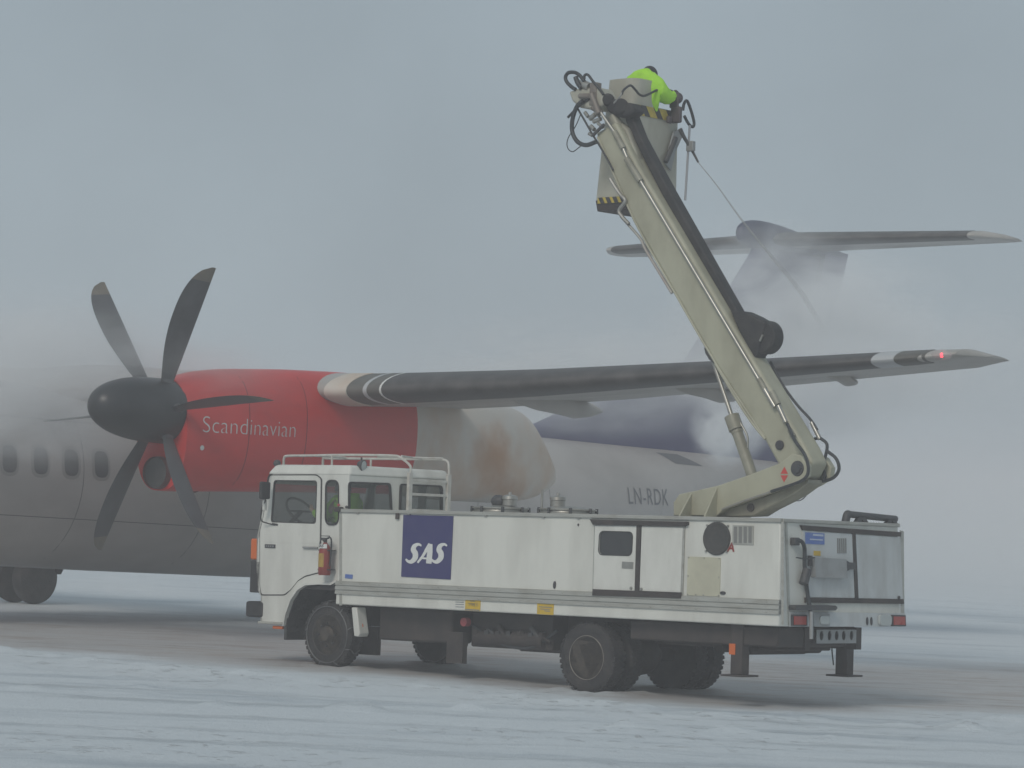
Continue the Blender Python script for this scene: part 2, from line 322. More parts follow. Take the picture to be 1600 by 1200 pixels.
def ground_mat():
    m = bpy.data.materials.new('apron_snow'); m.use_nodes = True; n, l = m.node_tree.nodes, m.node_tree.links; b = n['Principled BSDF']
    tc = n.new('ShaderNodeTexCoord'); mp = n.new('ShaderNodeMapping'); mp.vector_type = 'TEXTURE'
    mp.inputs['Location'].default_value = (-1.96, 36.463, 0); mp.inputs['Rotation'].default_value = (0, 0, -rad(40.866)); l.new(tc.outputs['Object'], mp.inputs[0])
    def N(scale, st, det=6, ro=.6, src=mp):
        k = n.new('ShaderNodeMapping'); k.inputs['Scale'].default_value = st; l.new(src.outputs[0], k.inputs[0])
        q = n.new('ShaderNodeTexNoise'); q.inputs['Scale'].default_value = scale; q.inputs['Detail'].default_value = det; q.inputs['Roughness'].default_value = ro; l.new(k.outputs[0], q.inputs[0]); return q.outputs[0]
    def mth(op, a, b_=None, c=None):
        q = n.new('ShaderNodeMath'); q.operation = op
        for i, x in enumerate((a, b_, c)):
            if x is None: continue
            if isinstance(x, (int, float)): q.inputs[i].default_value = x
            else: l.new(x, q.inputs[i])
        return q.outputs[0]
    def mr(x, a, b_, c=0, d=1):
        q = n.new('ShaderNodeMapRange'); q.interpolation_type = 'SMOOTHSTEP'; l.new(x, q.inputs[0])
        for i, k in enumerate((a, b_, c, d)): q.inputs[i+1].default_value = k
        return q.outputs[0]
    def mix(fac, a, b_):
        q = n.new('ShaderNodeMix'); q.data_type = 'RGBA'; l.new(fac, q.inputs[0])
        for i, x in ((6, a), (7, b_)):
            if isinstance(x, tuple): q.inputs[i].default_value = (*x, 1)
            else: l.new(x, q.inputs[i])
        return q.outputs[2]
    sp = n.new('ShaderNodeSeparateXYZ'); l.new(tc.outputs['Object'], sp.inputs[0]); X, Y = sp.outputs[0], sp.outputs[1]
    class W_: outputs = [tc.outputs['Object']]
    bd = mth('ADD', mth('SUBTRACT', 33.9, mth('MULTIPLY', mth('MINIMUM', X, 2.7), .6)), mth('MULTIPLY', mth('MAXIMUM', mth('SUBTRACT', X, 2.7), 0), .55))
    wob = N(.5, (.6, .5, 1), 5, .62, W_)
    dd = mth('ADD', mth('SUBTRACT', Y, bd), mth('MULTIPLY', mth('SUBTRACT', wob, .5), 5.))
    near = mr(dd, -.8, 1.6); fd = mth('ADD', Y, mth('MULTIPLY', mth('SUBTRACT', N(.22, (.5, .8, 1), 5, .65, W_), .5), 14.)); far = mr(fd, 41, 49, 1, 0)
    lane = mth('MULTIPLY', near, far)
    streak = N(.55, (.28, 1.25, 1), 8, .68, W_); fine = N(1.5, (.5, 1.6, 1), 9, .72, W_); blot = N(.3, (.6, .8, 1), 5, .6, W_)
    snow = mix(mr(streak, .50, .68), (.68, .73, .765), (.50, .555, .60))
    wet = mix(mr(streak, .35, .65), (.33, .295, .28), (.46, .42, .395))
    wet = mix(mr(blot, .5, .75), wet, (.48, .42, .37))
    patch = mr(fine, .36, .54)
    lanec = mix(mth('MULTIPLY', patch, .8), wet, (.54, .545, .55))
    col = mix(lane, snow, lanec)
    l.new(col, b.inputs['Base Color'])
    l.new(mth('SUBTRACT', .8, mth('MULTIPLY', lane, .25)), b.inputs['Roughness'])
    # packed wheel tracks running past the truck, and crusty clods
    tr = None
    for c, sl_ in ((31.0, -.06), (29.6, -.05), (28.0, .03), (26.3, .02), (25.0, .0)):
        d = mth('ABSOLUTE', mth('SUBTRACT', mth('ADD', mth('ADD', Y, mth('MULTIPLY', X, -sl_)), mth('MULTIPLY', mth('SUBTRACT', N(.16, (1, .2, 1), 2, .5, W_), .5), 2.)), c))
        k = mth('MULTIPLY', mr(d, .34, .05), mr(N(.7, (.35, 1.5, 1), 5, .7, W_), .42, .6))
        tr = k if tr is None else mth('MAXIMUM', tr, k)
    col = mix(mth('MULTIPLY', tr, .6), col, (.40, .44, .47))
    clod = mr(N(4.5, (.8, .8, 1), 6, .78, W_), .56, .66); zone = mth('MAXIMUM', mr(N(.35, (.6, .8, 1), 3, .6, W_), .5, .62), mr(mth('ABSOLUTE', mth('ADD', dd, 1.3)), 1.4, .2))
    col = mix(mth('MULTIPLY', mth('MULTIPLY', clod, zone), .45), col, (.84, .85, .86))
    l.new(col, b.inputs['Base Color'])
    n2 = N(7, (1, .7, 1), 8, .78, W_); n3 = N(36, (1, 1, 1), 4, .7, W_)
    bp = n.new('ShaderNodeBump'); bp.inputs['Strength'].default_value = .75; bp.inputs['Distance'].default_value = .07
    hsum = mth('ADD', mth('ADD', mth('MULTIPLY', n2, .7), mth('MULTIPLY', n3, .22)), mth('ADD', streak, mth('MULTIPLY', mth('MULTIPLY', clod, zone), .9)))
    l.new(mth('SUBTRACT', hsum, mth('MULTIPLY', tr, .5)), bp.inputs['Height']); l.new(bp.outputs[0], b.inputs['Normal'])
    return m
ground()

# ================================================================== AIRCRAFT
def AR(s, c, z): return Vector((s, -c, z))           # station, lateral to port, height
def aircraft():
    ac = thing('turboprop_airliner', 'grey propeller airliner with red engine cowling and blue T-tail in mist behind the truck', 'airplane', MA)
    # fuselage
    secs = [(-11.6, .25, .25, 2.0), (-11.2, .55, .55, 2.0), (-10.2, .95, .95, 2.05), (-8.8, 1.25, 1.25, 2.13), (-7.5, 1.345, 1.345, 2.16), (0, 1.345, 1.345, 2.16), (3, 1.345, 1.36, 2.15), (6, 1.345, 1.37, 2.16), (9, 1.345, 1.36, 2.16),
            (11.5, 1.345, 1.345, 2.16), (13.5, 1.30, 1.28, 2.22), (15.5, 1.16, 1.14, 2.36), (17.5, .95, .95, 2.56), (19.5, .70, .72, 2.80), (21.2, .44, .48, 3.02), (22.4, .22, .25, 3.18), (22.8, .08, .1, 3.22)]
    rings = []
    for i in range(len(secs)-1):
        a, b = secs[i], secs[i+1]; k = max(1, int((b[0]-a[0])/.5))
        for j in range(k):
            t = j/k; rings.append([x*(1-t)+y*t for x, y in zip(a, b)])
    rings.append(list(secs[-1]))
    n = 64
    fus = MB().loft([[AR(s, hw*math.sin(2*math.pi*j/n), zc+hh*math.cos(2*math.pi*j/n)) for j in range(n)] for s, hw, hh, zc in rings]).build('fuselage', ACSKIN, ac)
    pr = lambda p: (AR(p.x, 4, p.y), Vector((0, 1, 0)))
    # light upper/aft paint field: painted skin aft of the wing
    # cabin windows
    c0 = [A(x, y, 1.3) for x, y in ((10, 718), (61, 720), (110, 722.5), (154, 724))]
    s0, dz = c0[1].x, sum(c.z for c in c0)/4
    pitch = (c0[3].x-c0[0].x)/3
    for k in list(range(-3, 3)):
        cx = s0+pitch*k; z0 = c0[1].z+(c0[3].z-c0[1].z)/2*k*.5
        v, f = flat([roundpoly([(cx-.185, z0-.24), (cx+.185, z0-.24), (cx+.185, z0+.24), (cx-.185, z0+.24)], .17, 6)])
        wf_ = drape('cabin_window', v, f, fus, pr, .006, ACSKIN2, ac)
        v, f = flat([roundpoly([(cx-.135, z0-.19), (cx+.135, z0-.19), (cx+.135, z0+.19), (cx-.135, z0+.19)], .125, 6)])
        drape('window_pane', v, f, fus, pr, .012, ACWIN, wf_)
    # registration, panel marks
    a, b, c = A(978, 787, 1.15), A(1050, 790, 1.15), A(978, 760, 1.15)
    h = (c.z-a.z); v, f = text_mesh('LN-RDK', h*1.38, 0, spacing=1.12)
    wd = max(p.x for p in v); k = (b.x-a.x)/wd
    v = [Vector((a.x+p.x*k, a.z+(b.z-a.z)*(p.x/wd)+p.y, 0)) for p in v]
    drape('registration_lettering', v, f, fus, pr, .008, REGI, ac, .05)
    a = [A(x, y, 1.2) for x, y in ((1077, 709), (1112, 712), (1136, 730), (1090, 726))]
    v, f = flat([[(p.x, p.z) for p in a]]); drape('service_panel', v, f, fus, pr, .006, REGI, ac)
    a = [A(x, y, 1.0) for x, y in ((-20, 594), (50, 596), (46, 605), (-20, 604))]
    v, f = flat([[(p.x, p.z) for p in a]]); drape('roof_stripe', v, f, fus, pr, .006, REGI, ac)
    for s in (-.9, 1.6, 4.2, 8.4, 10.6, 12.6):
        v, f = flat([[(s, .95), (s+.012, .95), (s+.012, 3.45), (s, 3.45)]]); 
        drape('panel_seam', v, f, fus, pr, .004, SEAM, ac, .15)
    for z in (1.55, 2.95):
        v, f = flat([[(-8, z), (11, z), (11, z+.010), (-8, z+.010)]]); drape('panel_seam', v, f, fus, pr, .004, SEAM, ac, .6)
    for x, y in ((92, 890), (362, 893)):
        p = A(x, y, 0); MB().prism([p+Vector((-.12, 0, .1)), p+Vector((.14, 0, .1)), p+Vector((.05, 0, -.07)), p+Vector((-.02, 0, -.07))], (0, .02, 0)).build('blade_antenna', DARK, ac)
    # nacelle
    p = A(768, 712, 4.95); stain(ACNAC, tuple(p), (.85, .6, .55), (.42, .20, .08), .8); p = A(790, 765, 4.95); stain(ACNAC, tuple(p), (.7, .6, .3), (.42, .20, .08), .7)
    for sgn in (1, -1):
        LT = 4.4*sgn
        top = [A(x, y, 4.4) for x, y in ((262, 592), (300, 580), (345, 576), (440, 577), (520, 581), (600, 588), (690, 604), (765, 628), (800, 645), (816, 668), (845, 718), (861, 744))]
        bot = [A(x, y, 4.4) for x, y in ((240, 766), (262, 768), (345, 768), (440, 769), (520, 770), (600, 772), (690, 782), (770, 786), (815, 780), (842, 766), (858, 752))]
        def itp(tb, s):
            if s <= tb[0].x: return tb[0].z
            for p, q in zip(tb, tb[1:]):
                if s <= q.x: return p.z+(q.z-p.z)*(s-p.x)/(q.x-p.x)
            return tb[-1].z
        s_0, s_1 = .10, top[-1].x; RINGS = []; NS = 56; n = 56
        for i in range(NS+1):
            t = i/NS; s = s_0+(s_1-s_0)*t
            zt = itp(top, s); zb = itp(bot, s) if s > .5 else itp(bot, s)
            zt = sum(itp(top, s+d) for d in (-.15, 0, .15))/3; zb = sum(itp(bot, s+d) for d in (-.15, 0, .15))/3
            hw = .60*min(1, .78+.22*min(1, (s-s_0)/1.0))
            tl = (s_1-s)/2.6
            if tl < 1: hw *= max(.12, math.sqrt(max(0, 1-(1-tl)**2.2)))
            r = []
            for j in range(n):
                a = 2*math.pi*j/n; e = .82-.22*max(0, min(1, (s-5)/2))
                ca, sa = math.cos(a), math.sin(a)
                x = abs(sa)**e*(1 if sa >= 0 else -1); z = abs(ca)**e*(1 if ca >= 0 else -1)
                zm = (zt+zb)/2 + .12*(zt-zb)*0; r.append(AR(s, LT+hw*x, zm+(zt-zb)/2*z))
            RINGS.append(r)
        red_end = A(651, 700, 5.0).x
        i0 = min(range(len(RINGS)), key=lambda i: abs(RINGS[i][0].x-red_end))
        cw = MB().loft(RINGS[:i0+1], caps=True).build('engine_cowling', ACRED, ac)
        af = MB().loft([[p for p in r] for r in RINGS[i0:]]).build('aft_nacelle', ACNAC, ac)
        if sgn == 1:
            # lettering
            prn = lambda p: (AR(p.x, 8, p.y), Vector((0, 1, 0)))
            a, b, c = A(318, 675.5, 4.94), A(459, 683.5, 4.98), A(318, 648, 4.94)
            v, f = text_mesh('Scandinavian', (c.z-a.z)*1.38, 0, off=-.006, spacing=1.02)
            wd = max(p.x for p in v); k = (b.x-a.x)/wd
            v = [Vector((a.x+p.x*k, a.z+(b.z-a.z)*(p.x/wd)+p.y, 0)) for p in v]
            drape('cowling_lettering', v, f, cw, prn, .006, LOGOW2, cw, .06)
            for s in (1.15, 2.3):
                v, f = flat([[(s, itp(bot, s)+.1), (s+.012, itp(bot, s)+.1), (s+.012, itp(top, s)-.1), (s, itp(top, s)-.1)]]); drape('cowling_seam', v, f, cw, prn, .004, SEAMR, cw, .12)
            v, f = flat([ell(A(324, 700, 5).x, A(324, 700, 5).z, .035, .035, 12)]); drape('drain_patch', v, f, cw, prn, .008, LOGOW2, cw)
        # air intake below the spinner
        zi = [A(x, y, 4.4) for x, y in ((243, 712), (243, 765))]
        zc, rz = (zi[0].z+zi[1].z)/2, (zi[0].z-zi[1].z)/2
        outer = [[AR(s, LT+.235*k*math.sin(2*math.pi*j/32), zc+rz*k*math.cos(2*math.pi*j/32)) for j in range(32)] for s, k in ((.75, 1.05), (.2, 1.0), (.04, .965), (0, .945), (.03, .925), (.3, .88))]
        MB().loft(outer, caps=False).build('intake_lip', LIPR, ac)
        MB().lathe(AR(.07, LT, zc), (1, 0, 0), [(-.035, rz*.91), (.3, rz*.8)], 24).build('intake_duct', BOOT, ac)
        # propeller
        hz = A(242, 641, 4.4).z
        prof = [(-1.20+1.05*(1-math.cos(t*math.pi/2/14)), .43*math.sin(t*math.pi/2/14)**.85+.004) for t in range(15)]+[(.0, .437), (.12, .44), (.13, .40)]
        prop = MB().lathe(AR(0, LT, hz), (1, 0, 0), prof, 48).build('propeller', SPIN, ac)
        MB().lathe(AR(0, LT, hz), (1, 0, 0), [(-.26, .425), (-.25, .432), (-.24, .428)], 48).build('spinner_ring', SEAM, prop)
        for kbl in range(6):
            ph = rad(25.5-60*kbl)
            rdir = Vector((0, -math.sin(ph), math.cos(ph))); tdir = Vector((0, -math.cos(ph), -math.sin(ph)))
            ctr = AR(.0, LT, hz); rg = []; R0, R1 = .40, 2.12
            def sec(t):
                r = R0+(R1-R0)*t
                c = .20+.21*math.sin(min(1, t/.55)*math.pi/2) if t < .55 else .41
                if t >= .55: c = .41*math.sqrt(max(.0, 1-((t-.55)/.452)**2.6))
                tw = rad(84-6*t); sweep = .06*(1-t)-c/2
                th = (.16*(1-t)**2+.035)*min(1, c/.2+.1)
                chd = tdir*math.cos(tw)+Vector((1, 0, 0))*math.sin(tw); nr = chd.cross(rdir).normalized()
                return ctr+rdir*r+chd*sweep, chd, nr, c, th
            for i in range(25):
                t = i/24; p, ch, nr, c, th = sec(min(t, .998)); ring = []
                for j in range(16):
                    a = 2*math.pi*j/16; ring.append(p+ch*(c/2*math.cos(a))+nr*(th*c*.5*math.sin(a)*(1+.35*math.cos(a))) if t > .04 else p+ch*(.10*math.cos(a))+nr*(.09*math.sin(a)))
                rg.append(ring)
            q = MB().loft(rg[:22]).build('blade', BLADE, prop)
            MB().loft(rg[21:]).build('blade_tip', TIPP, prop)
            # metal leading edge strip
    # wing
    def af_pts(le, lat, z, c, th, inc, ny=22):
        up = []; lo = []
        for i in range(ny+1):
            x = .5*(1-math.cos(math.pi*i/ny)); yt = 5*th*(.2969*math.sqrt(x)-.126*x-.3516*x*x+.2843*x**3-.1036*x**4)
            cm = .035*4*x*(1-x)
            for lst, s_ in ((up, 1), (lo, -1)):
                X = x*c; Z = (s_*yt+cm)*c; lst.append(AR(le+X*math.cos(inc)+Z*math.sin(inc), lat, z-X*math.sin(inc)+Z*math.cos(inc)))
        return up[::-1]+lo[1:]
    WS = [(0, 2.55, 3.54, 3.15, .155), (2.5, 2.55, 3.54, 3.15, .155), (5.2, 2.6, 3.54, 3.10, .15), (8, 3.1, 3.71, 2.5, .155), (11, 3.65, 3.96, 1.95, .145), (13.7, 4.12, 4.20, 1.45, .125), (14.1, 4.30, 4.26, 1.15, .10), (14.25, 4.85, 4.27, .55, .05)]
    def wsec(lat):
        a_ = abs(lat)
        for p, q in zip(WS, WS[1:]):
            if a_ <= q[0]: t = (a_-p[0])/(q[0]-p[0]); return [x*(1-t)+y*t for x, y in zip(p, q)]
        return list(WS[-1])
    lats = [-14.25, -14.1, -13.7]+[-13+i*1.0 for i in range(27)]+[13.7, 14.1, 14.25]
    wg = MB().loft([af_pts(wsec(q)[1], q, wsec(q)[2], wsec(q)[3], wsec(q)[4], rad(.6)) for q in lats]).build('wing', WING, ac)
    def boot(l0, l1, m, name, par, k=6, gr=.008, back=.10):
        r = []
        steps = max(2, int(abs(l1-l0)/.6)+1)
        for i in range(steps+1):
            q = l0+(l1-l0)*i/steps; s = wsec(q); P = af_pts(s[1], q, s[2], s[3], s[4], rad(.6)); mid = len(P)//2
            P = P[mid-k:mid+k+1]; c = sum(P, Vector())/len(P)
            ctr = af_pts(s[1], q, s[2], s[3], s[4], rad(.6)); cc = (ctr[mid-k]+ctr[mid+k])/2
            out = [p+(p-cc).normalized()*gr for p in P]; r.append(out)
        return MB().loft(r, closed=True).build(name, m, par)
    xl = lambda x, y=600: None
    for s in (1, -1):
        boot(s*5.95, s*10.9, BOOT, 'deicing_boot', wg); boot(s*10.93, s*13.05, BOOT, 'deicing_boot', wg); boot(s*13.35, s*13.75, BOOT2, 'deicing_boot', wg)
        boot(s*5.4, s*5.66, BOOT2, 'deicing_boot', wg, gr=.01); boot(s*5.72, s*5.92, BOOT2, 'deicing_boot', wg, gr=.01)
        boot(s*5.66, s*5.72, ACLITE, 'leading_edge_stripe', wg, gr=.012); boot(s*5.92, s*5.95, LOGOW, 'leading_edge_stripe', wg, gr=.012)
        boot(s*5.02, s*5.4, ACNAC, 'leading_edge_root', wg, gr=.02); boot(s*13.05, s*13.35, ACLITE, 'leading_edge_root', wg, gr=.012)
        for lat, ln, dp in ((7.3, 2.2, .36), (9.8, 1.7, .26), (11.9, .8, .16)):
            w_ = wsec(lat); c = AR(w_[1]+w_[3]*.74, s*lat, w_[2]-w_[3]*.02+.01); MB().loft([[c+Vector((ln*(u-.5), .12*k_*math.sin(2*math.pi*j/20), .03-dp*.2-dp*.45*k_*math.cos(2*math.pi*j/20)-(.05 if u > .6 else 0))) for j in range(20)] for u, k_ in ((0, .06), (.12, .5), (.3, .85), (.5, 1), (.7, .9), (.87, .6), (1, .08))]).build('flap_fairing', WING, wg)
    p = AZ(1480, 552, 4.2); q = wsec(13.95); nv = AR(q[1]+.02, 13.93, q[2]+.0)
    MB().ball(nv, .03, 10).build('navigation_light', NAVRED, wg)
    MB().ball(nv+AR(-.02, 0, .0)*1, .10, 10, (.7, 1.6, .6)).build('light_fairing', clearmat('clear_lens', (.7, .6, .6), .3), wg)
    # wing to fuselage fairing
    MB().ball(AR(4.2, 0, 3.42), 1, 18, (2.9, 1.15, .52)).build('wing_root_fairing', ACSKIN, ac)
    # fin
    def zfin(zz, le, te, th):
        out = []
        for i in range(25):
            x = .5*(1-math.cos(math.pi*i/24)); c = te-le; yt = min(th*.5, 5*.09*c*(.2969*math.sqrt(x)-.126*x-.3516*x*x+.2843*x**3-.1036*x**4)); out.append((le+x*c, yt, zz))
        return [AR(a, b, c) for a, b, c in out]+[AR(a, -b, c) for a, b, c in out[-2:0:-1]]
    LE = [A(x, y, 0) for x, y in ((806, 676), (900, 632), (1035, 606), (1062, 575), (1100, 515), (1145, 440), (1172, 395), (1182, 368))]
    TE = [A(x, y, 0) for x, y in ((1268, 720), (1262, 640), (1290, 520), (1316, 440), (1326, 392), (1328, 372))]
    def at(tb, z):
        tb = sorted(tb, key=lambda p: p.z)
        if z <= tb[0].z: return tb[0].x
        for p, q in zip(tb, tb[1:]):
            if z <= q.z: return p.x+(q.x-p.x)*(z-p.z)/(q.z-p.z)
        return tb[-1].x
    z0, z1 = LE[0].z-.35, LE[-1].z; fr = []; rr_ = []
    for i in range(41):
        z = z0+(z1-z0)*i/40; le, te = at(LE, z), at(TE, z); hg = te-.95; fr.append(zfin(z, le, hg, .34)); rr_.append([AR(hg+.015, .09, z), AR(te, .008, z), AR(te, -.008, z), AR(hg+.015, -.09, z)])
    fin = MB().loft(fr).build('tail_fin', ACBLUE, ac); MB().loft(rr_).build('rudder', ACBLUE, fin)
    # bullet fairing + tailplane
    zt_ = A(1200, 372, 0).z
    bl = [(A(1152, 380, 0).x, .05, -.02), (A(1154, 378, 0).x, .16, 0), (A(1163, 372, 0).x, .25, .01), (A(1182, 372, 0).x, .30, .02), (A(1215, 372, 0).x, .30, .01), (A(1250, 372, 0).x, .23, .0), (A(1290, 372, 0).x, .14, -.03), (A(1325, 372, 0).x, .05, -.06)]
    MB().loft([[AR(s, .62*r*math.sin(2*math.pi*j/24), zt_+dz_+r*math.cos(2*math.pi*j/24)) for j in range(24)] for s, r, dz_ in bl]).build('bullet_fairing', ACBLUE2, ac, subs=1)
    tp = AZ(1528, 364, zt_); te_ = AZ(1588, 375, zt_)
    rootLE = A(1195, 372, 0).x
    TS_ = [(0, rootLE, 2.15), (4.34, rootLE+.60, 1.30), (4.60, rootLE+1.0, .85), (4.72, rootLE+1.4, .4)]
    def tsec(lat):
        a_ = abs(lat)
        for p, q in zip(TS_, TS_[1:]):
            if a_ <= q[0]: t = (a_-p[0])/(q[0]-p[0]); return [x*(1-t)+y*t for x, y in zip(p, q)]
        return list(TS_[-1])
    TL = [-4.72, -4.60, -4.34, -3, -1.5, 0, 1.5, 3, 4.34, 4.60, 4.72]
    tpn = MB().loft([af_pts(tsec(q)[1], q, zt_-.04+q*.018, tsec(q)[2], .13, 0) for q in TL]).build('tailplane', WING, ac)
    for s in (1, -1):
        r = []
        for i in range(9):
            q = s*(.12+(4.2-.12)*i/8); t = tsec(q); P = af_pts(t[1], q, zt_-.04+q*.018, t[2], .13, 0); mid = len(P)//2; cc = (P[mid-7]+P[mid+7])/2
            r.append([p+(p-cc).normalized()*.008 for p in P[mid-7:mid+8]])
        MB().loft(r).build('deicing_boot', BOOT, tpn)
    # main landing gear
    for s in (1, -1):
        lg = None
        c = AR(5.85, s*4.4, 0); gz = math.sin(rad(1.09))*5.85
        for k in (-.24, .24):
            o = c+Vector((0, k-.14, .43+gz)); tw_ = MB().lathe(o, (0, 1, 0), [(0, .20), (.01, .34), (.04, .41), (.10, .43), (.18, .43), (.24, .41), (.27, .34), (.28, .20)], 40).build('gear_tyre', TYRE, ac)
            MB().lathe(o, (0, 1, 0), [(.02, .05), (.03, .17), (.02, .205), (.26, .205), (.25, .17), (.26, .05)], 28).build('gear_rim', RIMM, tw_)
        m_ = MB().cyl(c+Vector((0, 0, .43+gz)), c+Vector((-.15, 0, 2.0)), .07).cyl(c+Vector((0, -.2, .43+gz)), c+Vector((0, .2, .43+gz)), .05).cyl(c+Vector((0, 0, .9)), c+Vector((1.3, 0, 1.9)), .04)
        m_.build('gear_strut', STEEL, ac)
        MB().box(c+Vector((.35, -.5, 1.0)), c+Vector((1.2, -.47, 1.9))).box(c+Vector((.35, .47, 1.0)), c+Vector((1.2, .5, 1.9))).build('gear_door', ACSKIN, ac)
    c = AR(-8.1, 0, 0); gz = -math.sin(rad(1.09))*8.1
    for k in (-.2, .2):
        MB().lathe(c+Vector((0, k-.08, .28+gz)), (0, 1, 0), [(0, .12), (.02, .25), (.05, .28), (.11, .28), (.14, .25), (.16, .12)], 32).build('gear_tyre', TYRE, ac)
    MB().cyl(c+Vector((0, 0, .28+gz)), c+Vector((0, 0, 1.1)), .05).cyl(c+Vector((0, -.2, .28+gz)), c+Vector((0, .2, .28+gz)), .03).build('gear_strut', STEEL, ac)
    return ac
ACSKIN2 = mat('window_surround', (.30, .285, .27), .4)
REGI = mat('registration_paint', (.14, .14, .15), .5)
LOGOW2 = mat('cowling_lettering_paint', (.62, .6, .58), .5)
SEAM = mat('seam_dark', (.10, .10, .10), .6)
SEAMR = mat('seam_red', (.2, .012, .012), .5)
LIPR = mat('intake_lip_dark_red', (.10, .02, .02), .5, 0, (.08, .06, .05), .6, 6)
BOOT2 = mat('worn_boot_rubber', (.10, .095, .085), .5, 0, (.2, .19, .17), .5, 4)
ACBLUE2 = mat('bullet_blue_paint', (.045, .05, .10), .4, 0, (.1, .1, .12), .5, 2)
aircraft()

